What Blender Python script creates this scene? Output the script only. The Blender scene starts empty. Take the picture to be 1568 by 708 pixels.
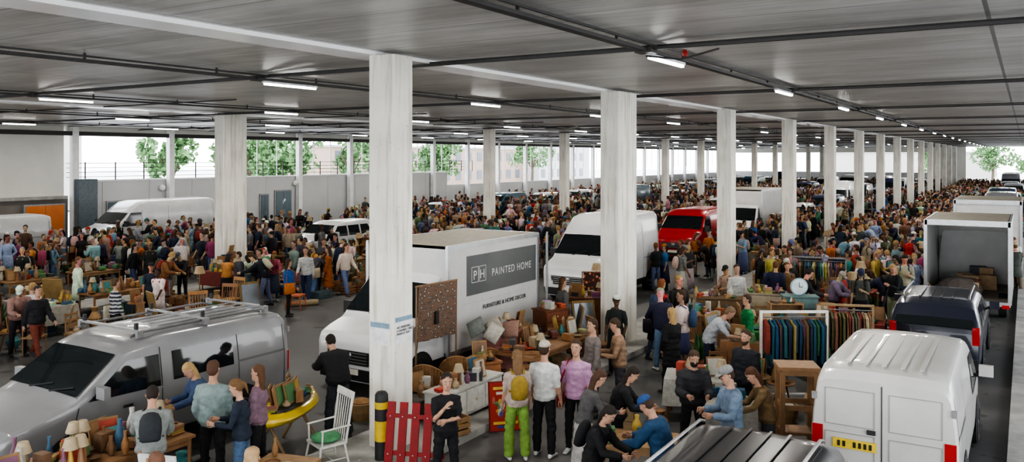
import bpy, math, random
import numpy as np
from mathutils import Vector, Matrix, noise
from mathutils.bvhtree import BVHTree
V = Vector
rad = math.radians
random.seed(7)
scene = bpy.context.scene
COLL = scene.collection
CEIL = 6.25

# ------------------------------------------------------------------ materials
def new_mat(name):
    m = bpy.data.materials.new(name); m.use_nodes = True
    nt = m.node_tree; b = nt.nodes["Principled BSDF"]
    return m, nt, b

def N(nt, t, **kw):
    n = nt.nodes.new(t)
    for k, v in kw.items(): setattr(n, k, v)
    return n

def pos_scaled(nt, scale):
    g = N(nt, "ShaderNodeNewGeometry"); vm = N(nt, "ShaderNodeVectorMath", operation='MULTIPLY')
    nt.links.new(g.outputs["Position"], vm.inputs[0]); vm.inputs[1].default_value = scale
    return vm.outputs[0]

def noise_tex(nt, vec, scale, detail=4, rough=.55):
    n = N(nt, "ShaderNodeTexNoise"); n.inputs["Scale"].default_value = scale
    n.inputs["Detail"].default_value = detail; n.inputs["Roughness"].default_value = rough
    if vec is not None: nt.links.new(vec, n.inputs["Vector"])
    return n.outputs[0]

def ramp(nt, fac, stops):
    r = N(nt, "ShaderNodeValToRGB"); nt.links.new(fac, r.inputs[0])
    els = r.color_ramp.elements
    while len(els) < len(stops): els.new(.5)
    for e, (p, c) in zip(els, stops):
        e.position = p; e.color = (c[0], c[1], c[2], 1)
    return r.outputs[0]

def mixc(nt, a, b, fac, mode='MIX'):
    m = N(nt, "ShaderNodeMix", data_type='RGBA', blend_type=mode)
    for s, val in ((m.inputs[0], fac), (m.inputs[6], a), (m.inputs[7], b)):
        if isinstance(val, (int, float)): s.default_value = val
        elif isinstance(val, tuple): s.default_value = (val[0], val[1], val[2], 1)
        else: nt.links.new(val, s)
    return m.outputs[2]

def attr_mat(name, rough=.7, metal=0., var=.25, nscale=9, coat=0.):
    m, nt, b = new_mat(name)
    a = N(nt, "ShaderNodeAttribute", attribute_name="Col")
    nz = noise_tex(nt, pos_scaled(nt, (1, 1, 1)), nscale, 5)
    sh = ramp(nt, nz, [(.25, (1 - var,) * 3), (.7, (1, 1, 1))])
    nt.links.new(mixc(nt, a.outputs[0], sh, 1., 'MULTIPLY'), b.inputs["Base Color"])
    b.inputs["Roughness"].default_value = rough; b.inputs["Metallic"].default_value = metal
    if coat: b.inputs["Coat Weight"].default_value = coat
    return m

def flat_mat(name, col, rough=.5, metal=0., var=.15, nscale=4, bump=0.):
    m, nt, b = new_mat(name)
    nz = noise_tex(nt, pos_scaled(nt, (1, 1, 1)), nscale, 6)
    c = ramp(nt, nz, [(.3, tuple(x * (1 - var) for x in col)), (.7, col)])
    nt.links.new(c, b.inputs["Base Color"])
    b.inputs["Roughness"].default_value = rough; b.inputs["Metallic"].default_value = metal
    if bump:
        bp = N(nt, "ShaderNodeBump"); bp.inputs["Strength"].default_value = bump
        nt.links.new(noise_tex(nt, pos_scaled(nt, (1, 1, 1)), nscale * 8, 4), bp.inputs["Height"])
        nt.links.new(bp.outputs[0], b.inputs["Normal"])
    return m

def emis_mat(name, col, st):
    m, nt, b = new_mat(name)
    b.inputs["Base Color"].default_value = (*col, 1)
    b.inputs["Emission Color"].default_value = (*col, 1); b.inputs["Emission Strength"].default_value = st
    return m

M = {}
M['cloth'] = attr_mat("cloth_and_skin", .85, 0, .35, 14)
M['matte'] = attr_mat("painted_goods", .6, 0, .3, 8)
M['paint'] = attr_mat("vehicle_paint", .28, 0, .14, 2, .5)
M['metal'] = attr_mat("bare_metal", .35, .8, .2, 6)
g, nt, b = new_mat("vehicle_glass")
b.inputs["Base Color"].default_value = (.012, .016, .018, 1); b.inputs["Roughness"].default_value = .05
b.inputs["Specular IOR Level"].default_value = .8
M['glass'] = g
M['rubber'] = flat_mat("tyre_rubber", (.02, .02, .02), .8)
M['tube'] = emis_mat("fluorescent_tube", (1, .98, .95), 14)
def pillar_mat():
    m, nt, b = new_mat("pillar_concrete")
    n1 = noise_tex(nt, pos_scaled(nt, (1, 1, 1)), 1.3, 6); c = ramp(nt, n1, [(.3, (.62, .60, .54)), (.7, (.76, .745, .68))])
    n2 = noise_tex(nt, pos_scaled(nt, (7, 7, .45)), 1.5, 5, .6); c = mixc(nt, c, ramp(nt, n2, [(.34, (.72, .70, .66)), (.5, (1, 1, 1))]), 1., 'MULTIPLY')
    n3 = noise_tex(nt, pos_scaled(nt, (1, 1, 1)), 14, 4, .7); c = mixc(nt, c, ramp(nt, n3, [(.28, (.55, .52, .48)), (.36, (1, 1, 1))]), 1., 'MULTIPLY')
    nt.links.new(c, b.inputs["Base Color"]); b.inputs["Roughness"].default_value = .75
    bp = N(nt, "ShaderNodeBump"); bp.inputs["Strength"].default_value = .15; nt.links.new(n3, bp.inputs["Height"]); nt.links.new(bp.outputs[0], b.inputs["Normal"])
    return m
M['pillar'] = pillar_mat()

def line_mask(nt, sock, period, width, offset=0.):
    a = N(nt, "ShaderNodeMath", operation='DIVIDE'); nt.links.new(sock, a.inputs[0]); a.inputs[1].default_value = period
    a2 = N(nt, "ShaderNodeMath", operation='ADD'); nt.links.new(a.outputs[0], a2.inputs[0]); a2.inputs[1].default_value = offset
    f = N(nt, "ShaderNodeMath", operation='FRACT'); nt.links.new(a2.outputs[0], f.inputs[0])
    l = N(nt, "ShaderNodeMath", operation='LESS_THAN'); nt.links.new(f.outputs[0], l.inputs[0]); l.inputs[1].default_value = width / period
    return l.outputs[0]

def ceiling_mat():
    m, nt, b = new_mat("precast_ceiling")
    g = N(nt, "ShaderNodeNewGeometry"); s = N(nt, "ShaderNodeSeparateXYZ"); nt.links.new(g.outputs["Position"], s.inputs[0])
    big = noise_tex(nt, pos_scaled(nt, (.12, .5, 1)), 1.5, 6, .6)
    base = ramp(nt, big, [(.3, (.50, .49, .47)), (.7, (.80, .79, .765))])
    blot = noise_tex(nt, pos_scaled(nt, (.5, .9, 1)), .8, 7, .65)
    base = mixc(nt, base, ramp(nt, blot, [(.35, (.74, .73, .71)), (.6, (1, 1, 1))]), 1., 'MULTIPLY')
    fine = noise_tex(nt, pos_scaled(nt, (.25, 7, 1)), 2.0, 4, .6)
    base = mixc(nt, base, ramp(nt, fine, [(.35, (.76, .76, .76)), (.6, (1.0, 1.0, 1.0))]), 1., 'MULTIPLY')
    l1 = N(nt, "ShaderNodeMath", operation='MULTIPLY'); nt.links.new(line_mask(nt, s.outputs[1], 1.2, .03), l1.inputs[0]); l1.inputs[1].default_value = .85
    base = mixc(nt, base, (.22, .22, .21), l1.outputs[0])
    l2 = N(nt, "ShaderNodeMath", operation='MULTIPLY'); nt.links.new(line_mask(nt, s.outputs[1], .3, .02), l2.inputs[0]); l2.inputs[1].default_value = .35
    base = mixc(nt, base, (.3, .3, .3), l2.outputs[0])
    base = mixc(nt, base, (.2, .2, .195), line_mask(nt, s.outputs[0], 8.05, .05, .05))
    nt.links.new(base, b.inputs["Base Color"]); b.inputs["Roughness"].default_value = .36
    return m
M['ceil'] = ceiling_mat()

def floor_mat():
    m, nt, b = new_mat("worn_asphalt")
    n1 = noise_tex(nt, pos_scaled(nt, (1, 1, 1)), .55, 7, .62)
    base = ramp(nt, n1, [(.3, (.07, .069, .07)), (.55, (.12, .118, .114)), (.75, (.18, .176, .168))])
    n2 = noise_tex(nt, pos_scaled(nt, (1, 1, 1)), 60, 3, .7)
    base = mixc(nt, base, ramp(nt, n2, [(.3, (.7, .7, .7)), (.7, (1., 1., 1.))]), 1., 'MULTIPLY')
    n3 = noise_tex(nt, pos_scaled(nt, (.9, .9, .9)), 2.3, 2, .5)
    base = mixc(nt, base, ramp(nt, n3, [(.30, (.45, .45, .45)), (.36, (1, 1, 1))]), 1., 'MULTIPLY')
    nt.links.new(base, b.inputs["Base Color"])
    nt.links.new(ramp(nt, n1, [(.3, (.45, .45, .45)), (.7, (.8, .8, .8))]), b.inputs["Roughness"])
    return m
M['floor'] = floor_mat()

def rug_mat(name, c1, c2, c3, scale):
    m, nt, b = new_mat(name)
    tc = N(nt, "ShaderNodeTexCoord")
    vo = N(nt, "ShaderNodeTexVoronoi"); vo.inputs["Scale"].default_value = scale
    nt.links.new(tc.outputs["Object"], vo.inputs["Vector"])
    c = ramp(nt, vo.outputs["Distance"], [(.18, c1), (.3, c2), (.55, c3)])
    nt.links.new(c, b.inputs["Base Color"]); b.inputs["Roughness"].default_value = .95
    return m
M['rug1'] = rug_mat("rug_orange", (.55, .5, .4), (.42, .09, .02), (.06, .035, .03), 11)
M['rug2'] = rug_mat("rug_grey", (.32, .28, .22), (.07, .06, .055), (.16, .10, .07), 13)

# ------------------------------------------------------------------ mesh builder
class MB:
    def __init__(s):
        s.v = []; s.f = []; s.c = []; s.m = []; s.col = (.5, .5, .5); s.mat = 'matte'; s.xf = None
    def set(s, col=None, mat=None):
        if col is not None: s.col = col
        if mat: s.mat = mat
        return s
    def add(s, vs, fs):
        o = len(s.v)
        if s.xf is not None: vs = [s.xf @ V(p) for p in vs]
        s.v.extend([tuple(p) for p in vs])
        for f in fs:
            s.f.append(tuple(i + o for i in f)); s.c.append(s.col); s.m.append(s.mat)
    def rings(s, rs, n, cap=True, segcols=None):
        vs = []
        for (c, ax, ay, rx, ry) in rs:
            for i in range(n):
                a = 2 * math.pi * i / n
                vs.append(c + ax * (rx * math.cos(a)) + ay * (ry * math.sin(a)))
        o = len(s.v)
        if s.xf is not None: vs = [s.xf @ p for p in vs]
        s.v.extend([tuple(p) for p in vs])
        for k in range(len(rs) - 1):
            col = segcols[k] if segcols else s.col
            for i in range(n):
                j = (i + 1) % n
                s.f.append((o + k * n + i, o + k * n + j, o + (k + 1) * n + j, o + (k + 1) * n + i)); s.c.append(col); s.m.append(s.mat)
        if cap:
            s.f.append(tuple(o + i for i in reversed(range(n)))); s.c.append(segcols[0] if segcols else s.col); s.m.append(s.mat)
            e = o + (len(rs) - 1) * n
            s.f.append(tuple(e + i for i in range(n))); s.c.append(segcols[-1] if segcols else s.col); s.m.append(s.mat)
    def tube(s, pts, rd, n=8, ref=(1, 0, 0), cap=True, segcols=None):
        pts = [V(p) for p in pts]; ref = V(ref); rs = []
        for k, p in enumerate(pts):
            t = (pts[min(k + 1, len(pts) - 1)] - pts[max(k - 1, 0)])
            if t.length < 1e-9: t = V((0, 0, 1))
            t.normalize()
            ax = ref - t * ref.dot(t)
            if ax.length < .15:
                r2 = V((0, 1, 0)) if abs(t.y) < .8 else V((0, 0, 1)); ax = r2 - t * r2.dot(t)
            ax.normalize(); ay = t.cross(ax)
            r = rd[k] if isinstance(rd, (list, tuple)) else rd
            if not isinstance(r, tuple): r = (r, r)
            rs.append((p, ax, ay, r[0], r[1]))
        s.rings(rs, n, cap, segcols)
    def box(s, c, sz, rz=0., tilt=None):
        c = V(c); R = Matrix.Rotation(rz, 3, 'Z')
        if tilt is not None: R = R @ Matrix.Rotation(tilt, 3, 'X')
        h = V(sz) / 2; vs = []
        for z in (-1, 1):
            for x, y in ((-1, -1), (1, -1), (1, 1), (-1, 1)):
                vs.append(c + R @ V((x * h.x, y * h.y, z * h.z)))
        s.add(vs, [(3, 2, 1, 0), (4, 5, 6, 7), (0, 1, 5, 4), (1, 2, 6, 5), (2, 3, 7, 6), (3, 0, 4, 7)])
    def lathe(s, c, prof, n=12):
        c = V(c); X = V((1, 0, 0)); Y = V((0, 1, 0))
        s.rings([(c + V((0, 0, z)), X, Y, r, r) for r, z in prof], n)
    def ball(s, c, r, n=8, m=5):
        c = V(c); r = r if isinstance(r, tuple) else (r, r, r); rs = []
        for k in range(m + 1):
            a = -math.pi / 2 + math.pi * (k * .96 + .02 * m) / m
            rs.append((c + V((0, 0, r[2] * math.sin(a))), V((1, 0, 0)), V((0, 1, 0)), r[0] * math.cos(a), r[1] * math.cos(a)))
        s.rings(rs, n)
    def obj(s, name, loc=(0, 0, 0), rz=0., parent=None, smooth=True, ang=40):
        me = bpy.data.meshes.new(name); me.from_pydata(s.v, [], s.f)
        keys = []
        for k in s.m:
            if k not in keys: keys.append(k)
        for k in keys: me.materials.append(M[k])
        me.polygons.foreach_set("material_index", [keys.index(k) for k in s.m])
        ca = me.color_attributes.new("Col", 'FLOAT_COLOR', 'CORNER')
        arr = []
        for f, c in zip(s.f, s.c): arr.extend([c[0], c[1], c[2], 1.] * len(f))
        ca.data.foreach_set("color", arr)
        me.polygons.foreach_set("use_smooth", [smooth] * len(s.f))
        me.update()
        if smooth and ang:
            try: me.set_sharp_from_angle(angle=rad(ang))
            except Exception: pass
        o = bpy.data.objects.new(name, me); COLL.objects.link(o)
        o.location = loc; o.rotation_euler = (0, 0, rz)
        if parent: o.parent = parent
        return o

def empty(name, loc=(0, 0, 0), rz=0.):
    o = bpy.data.objects.new(name, None); o.location = loc; o.rotation_euler = (0, 0, rz); COLL.objects.link(o); return o

def simple_box(name, c, sz, mat, col=(.5, .5, .5), parent=None, rz=0.):
    b = MB(); b.set(col, mat); b.box((0, 0, 0), sz); return b.obj(name, c, rz, parent, smooth=False)

OBST = []
def block(x0, x1, y0, y1, m=.25): OBST.append((x0 - m, x1 + m, y0 - m, y1 + m))
def blocked(x, y, m=0.): return any(a - m < x < b_ + m and c - m < y < d_ + m for a, b_, c, d_ in OBST)

# ------------------------------------------------------------------ room shell
simple_box("floor", (-17, 65, -.1), (51, 146, .2), 'floor')
simple_box("ceiling", (-17, 65.5, CEIL + .2), (51, 143, .4), 'ceil')
M['band'] = flat_mat("ceiling_joint_light_band", (.97, .97, .96), .2, 0, .06, 1.5)  # near-white colour imitates the bright gap light along the ceiling joint
M['grey_panel'] = flat_mat("wall_panel_grey", (.55, .56, .56), .6, 0, .1, .7)
M['cream_panel'] = flat_mat("wall_panel_cream", (.68, .67, .62), .7, 0, .12, .6)
M['brown_wall'] = flat_mat("wall_low_brown", (.22, .20, .18), .8, 0, .25, 1.1)
M['white_frame'] = flat_mat("white_steel", (.8, .8, .79), .5)
M['dark_steel'] = flat_mat("dark_conduit", (.06, .057, .055), .55, .2)
M['kerb'] = flat_mat("kerb_concrete", (.40, .395, .37), .85, 0, .4, 2.5, .2)
for i, x in enumerate((-8.5, -24.65)):
    simple_box("joint_light_strip_%d" % (i + 1), (x - .35, 65.5, CEIL - .03), (.6, 142, .06), 'band')  # added strips above the pillar rows, gap light put into their colour
simple_box("kerb", (-8.45, 62, .06), (1.5, 130, .12), 'kerb')
simple_box("kerb", (-24.6, 62, .06), (1.5, 110, .12), 'kerb')
simple_box("kerb", (-.1, 65, .05), (.3, 142, .10), 'kerb')

def pillar(x, y, double=False, w=.5, base=.12):
    b = MB(); b.set((.7, .7, .68), 'pillar')
    h = CEIL - base - .06
    def one(cy):
        bv = .03; prof = [(-w/2+bv, -w/2), (w/2-bv, -w/2), (w/2, -w/2+bv), (w/2, w/2-bv), (w/2-bv, w/2), (-w/2+bv, w/2), (-w/2, w/2-bv), (-w/2, -w/2+bv)]
        vs = [(px, cy + py, z) for z in (0, h) for px, py in prof]
        fs = [(i, (i+1) % 8, 8 + (i+1) % 8, 8 + i) for i in range(8)] + [tuple(reversed(range(8))), tuple(range(8, 16))]
        b.add(vs, fs)
    if double: one(-.28); one(.28); b.box((0, 0, h/2), (w-.1, .2, h-.02))
    else: one(0)
    block(x - w/2, x + w/2, y - (.55 if double else .25), y + (.55 if double else .25))
    return b.obj("concrete_pillar", (x, y, base), smooth=False)
for k in range(15): pillar(-8.46, 10 + 8.53 * k, k == 1)
for k in range(-1, 14): pillar(-24.6, 20.15 + 8.53 * k, k == 0)
for k in range(15): pillar(7.7, 10 + 8.53 * k, base=0)

def conduits():
    b = MB(); b.set((.1, .1, .1), 'dark_steel')
    for j in range(5):
        x = -4.6 - 8.0 * j
        w = .13 if j < 2 else .08
        b.box((x, 65.5, CEIL - .12), (w, 142, .045)); b.box((x + .12, 65.5, CEIL - .06), (.03, 142, .03))
        if j == 0: b.box((x-.13, 65.5, CEIL - .06), (.03, 142, .03))
        for k in range(56): b.box((x, -5 + 2.5 * k, CEIL - .05), (.03, .03, .1))
    for k in range(-1, 15):
        y = 11.0 + 8.53 * k
        b.box((-17, y, CEIL - .10), (50, .08, .04)); b.box((-17, y + .12, CEIL - .05), (50, .03, .03))
        if 0 <= k: b.box((-30, y - 4.2, CEIL - .04), (23, .035, .035))
        for i in range(5):
            x = -4.6 - 8 * i
            b.box((x, y, CEIL - .12), (.25, .25, .08))
    b.tube([(-4.6, 11.0, CEIL - .2), (-4.2, 11.3, CEIL - .24), (-3.7, 11.5, CEIL - .1)], .015, 6)
    b.set((.35, .015, .01), 'matte'); b.lathe((-4.15, 11.35, CEIL - .2), [(.03, 0), (.04, .04), (.02, .1)], 10)
    return b.obj("cable_trays", smooth=False)
conduits()

grp = empty("ceiling_strip_lights")
tb = MB()
for j in range(5):
    for k in range(-2, 17):
        x, y = -4.6 - 8 * j, 11.8 + 7.1 * k
        tb.set((.75, .75, .75), 'matte'); tb.box((x, y, CEIL - .17), (.08, 1.4, .04))
        tb.set((1, 1, 1), 'tube'); tb.box((x, y, CEIL - .21), (.05, 1.35, .035))
tb.obj("batten", parent=grp, smooth=False)
for j in range(5):
    for k in range(-1, 13):
        ld = bpy.data.lights.new("tube_lamp", 'AREA'); ld.shape = 'RECTANGLE'; ld.size = .08; ld.size_y = 1.35
        ld.energy = 120; ld.color = (1, .95, .87)
        lo = bpy.data.objects.new("tube_lamp", ld); lo.location = (-4.6 - 8 * j, 11.8 + 7.1 * k, CEIL - .245); lo.parent = grp; COLL.objects.link(lo)

WX = -42.
wl = empty("wall_left")
def wp(name, y0, y1, z0, z1, mat, x=WX, t=.25, **k):
    return simple_box(name, (x - t/2, (y0+y1)/2, (z0+z1)/2), (t, y1-y0, z1-z0), mat, parent=wl, **k)
wp("lower_panel", 24.6, 57, 0, 3.35, 'grey_panel')
wp("coping", 24.6, 57, 3.35, 3.43, 'white_frame', x=WX + .05, t=.4)
wp("lower_panel_far", 57, 137, 0, 2.3, 'grey_panel')
wp("upper_panel", -6, 23.9, 2.6, CEIL, 'cream_panel')
wp("low_recess", -6, 24.2, 0, 2.6, 'brown_wall', x=WX - .15)
wp("ledge", -6, 24.0, 2.5, 2.66, 'kerb', x=WX + .2, t=.5)
wp("head_beam", -6, 137, CEIL - .5, CEIL - .28, 'dark_steel', x=WX + .35, t=.15)
wp("head_beam_low", 24, 137, CEIL - .3, CEIL, 'cream_panel', x=WX + .1, t=.3)
b = MB(); b.set((.7, .7, .7), 'white_frame')
for k in range(26):
    y = 25.0 + 4.95 * k - (0.7 if k == 0 else 0)
    if y < 136: b.box((WX + .25, y, CEIL/2), (.32, .32, CEIL))
    for q in (1, 2):
        if y < 130 and k not in (0, 1): b.box((WX - .1, y + 1.65*q, 4.8), (.05, .05, 2.9))
b.obj("posts", parent=wl, smooth=False)
b = MB(); b.set((.15, .15, .15), 'dark_steel')
for k in range(4): b.box((WX + .05, 42, 3.6 + .24 * k), (.03, 36, .03))
for k in range(22): b.box((WX + .05, 25 + 1.7 * k, 3.9), (.05, .05, .95))
b.obj("railing", parent=wl, smooth=False)
b = MB(); b.set((.25, .25, .25), 'grey_panel')
for k in range(12): b.box((WX + .01, 26 + 2.8 * k, 1.65), (.03, .05, 3.3))
b.obj("panel_joints", parent=wl, smooth=False)

def door(n, y, w, h, col, z0=0., x=WX):
    b = MB(); b.set((.35, .35, .35), 'matte')
    b.box((x + .05, y, z0 + h/2 + .04), (.08, w + .16, h + .08))
    b.set(col, 'paint'); b.box((x + .1, y - w/4, z0 + h/2), (.06, w/2 - .02, h)); b.box((x + .1, y + w/4, z0 + h/2), (.06, w/2 - .02, h))
    b.set((.5, .5, .5), 'metal'); b.box((x + .16, y - .06, z0 + 1.05), (.05, .03, .3)); b.box((x + .16, y + .06, z0 + 1.05), (.05, .03, .3))
    return b.obj("door_%d" % n, smooth=False)
door(1, 22.9, 1.9, 2.2, (.62, .19, .045)); door(2, 27.0, 1.5, 2.2, (.10, .15, .17)); door(3, 38.6, 1.3, 2.4, (.12, .17, .20)); door(4, 37.0, .6, 2.2, (.12, .17, .20))
simple_box("service_cupboard", (WX + .45, 24.7, 1.75), (.8, 1.0, 3.5), 'matte', (.13, .16, .18))
b = MB(); b.set((.9, .9, .85), 'matte')
for y in (29.5, 39.6, 48): b.ball((WX + .15, y, 2.9), .18)
b.obj("bulkhead_lamp")
we = empty("wall_far")
for nme, x0, x1, z0, z1, mt in (("lower", -42, -12, 0, 2.4, 'grey_panel'), ("head", -42, -12, CEIL - .8, CEIL, 'cream_panel'), ("solid", -12, -7.5, 0, CEIL, 'cream_panel')):
    simple_box(nme, ((x0+x1)/2, 137.2, (z0+z1)/2), (x1-x0, .3, z1-z0), mt, parent=we)
M['yard'] = flat_mat("outside_concrete_yard", (.72, .71, .68), .9)
simple_box("outside_ground", (-60, 60, -.15), (500, 500, .1), 'yard')
def building(x, y, sx, sy, h, col):
    b = MB(); b.set(col, 'matte'); b.box((0, 0, h/2), (sx, sy, h)); b.set((.4, .4, .38), 'matte'); b.box((0, 0, h + .15), (sx + .4, sy + .4, .3))
    b.set((.12, .14, .17), 'paint')
    nW = int(sy / 3)
    for k in range(nW):
        for z in range(int(h // 3)):
            b.box((sx/2 + .02, -sy/2 + 1.5 + 3 * k, 1.8 + 3 * z), (.06, 1.4, 1.5))
    b.obj("outside_building", (x, y, 0), smooth=False)
building(-78, 34, 14, 16, 6.6, (.55, .53, .5)); building(-84, 104, 14, 50, 6.0, (.40, .30, .24)); building(-80, 138, 12, 20, 7, (.5, .5, .5)); building(-20, 185, 30, 12, 5.5, (.5, .48, .45))
def tree(x, y, h, r, seed):
    rnd = random.Random(seed); b = MB(); b.set((.12, .09, .06), 'matte')
    b.tube([(0, 0, 0), (.1, 0, h*.3), (0, .1, h*.6)], [.25, .2, .1], 8)
    for k in range(5):
        a = rnd.uniform(0, 6.28); b.tube([(0, 0, h*.35), (r*.5*math.cos(a), r*.5*math.sin(a), h*.65)], [.1, .04], 6)
    cl = [(rnd.gauss(0, r*.4), rnd.gauss(0, r*.4), rnd.uniform(h*.4, h*.9), rnd.uniform(r*.25, r*.45)) for _ in range(12)]
    for k in range(1100):
        cx, cy, cz, cr = rnd.choice(cl); d = V((rnd.gauss(0, 1), rnd.gauss(0, 1), rnd.gauss(0, 1))).normalized() * cr * rnd.uniform(.6, 1.05)
        g = rnd.uniform(.7, 1.5); b.set((.12*g, .23*g, .09*g), 'matte')
        c = V((cx, cy, cz)) + d; u = V((rnd.gauss(0, 1), rnd.gauss(0, 1), rnd.gauss(0, 1))).normalized(); w = u.cross(V((rnd.gauss(0, 1), rnd.gauss(0, 1), rnd.gauss(0, 1)))).normalized()
        s = rnd.uniform(.12, .28); b.add([c - u*s - w*s*.6, c + u*s - w*s*.6, c + u*s + w*s*.6, c - u*s + w*s*.6], [(0, 1, 2, 3)])
    b.obj("leafy_tree", (x, y, 0), smooth=False)
for i, (x, y, h, r) in enumerate([(-64, 46, 7.5, 2.6), (-62, 53, 8, 3.0), (-64, 60, 8.5, 3.2), (-62, 67, 8, 3), (-66, 76, 8, 3), (-68, 90, 7, 3), (-66, 112, 8, 3.4), (-5, 165, 8, 4), (-14, 160, 7, 3), (2, 158, 7, 3), (-63, 56, 7, 2.6), (-64, 84, 8, 3)]): tree(x, y, h, r, i)

# ------------------------------------------------------------------ vehicles
def interp(tab, y):
    if y <= tab[0][0]: return tab[0][1]
    for (a, p), (c, q) in zip(tab, tab[1:]):
        if y <= c: return p + (q - p) * (y - a) / max(1e-6, c - a)
    return tab[-1][1]

PROF = {
 'transporter': dict(L=5.0, W=1.9, H=1.92, belt=1.08, k=.13, ws=(1.0, 1.72), wheels=(.95, 3.95), top=[(0, .70), (.04, .86), (.15, .95), (.85, 1.13), (1.0, 1.2), (1.75, 1.76), (2.05, 1.87), (2.5, 1.92), (4.7, 1.90), (4.9, 1.85), (5.0, 1.74)]),
 'tall': dict(L=5.2, W=2.05, H=2.7, belt=1.3, k=.10, ws=(.88, 1.5), wheels=(.95, 4.3), top=[(0, .95), (.05, 1.10), (.15, 1.18), (.75, 1.36), (.88, 1.42), (1.5, 2.08), (1.75, 2.35), (2.1, 2.62), (2.5, 2.7), (5.0, 2.7), (5.2, 2.60)]),
 'mid': dict(L=5.2, W=2.0, H=2.3, belt=1.25, k=.10, ws=(.88, 1.55), wheels=(.95, 4.2), top=[(0, .92), (.05, 1.06), (.15, 1.14), (.75, 1.30), (.88, 1.37), (1.55, 2.02), (1.8, 2.2), (2.2, 2.3), (5.0, 2.3), (5.2, 2.2)]),
 'car': dict(L=4.4, W=1.82, H=1.5, belt=.9, k=.24, ws=(1.15, 1.75), wheels=(.85, 3.5), top=[(0, .62), (.05, .74), (.2, .82), (1.0, .97), (1.15, 1.0), (1.8, 1.40), (2.2, 1.48), (3.3, 1.48), (3.9, 1.36), (4.2, 1.1), (4.4, .95)]),
 'suv': dict(L=4.6, W=1.85, H=1.68, belt=1.0, k=.2, ws=(1.2, 1.75), wheels=(.85, 3.7), top=[(0, .72), (.05, .9), (.2, .98), (1.0, 1.08), (1.2, 1.12), (1.8, 1.56), (2.2, 1.66), (4.1, 1.66), (4.4, 1.55), (4.6, 1.1)]),
}
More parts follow.
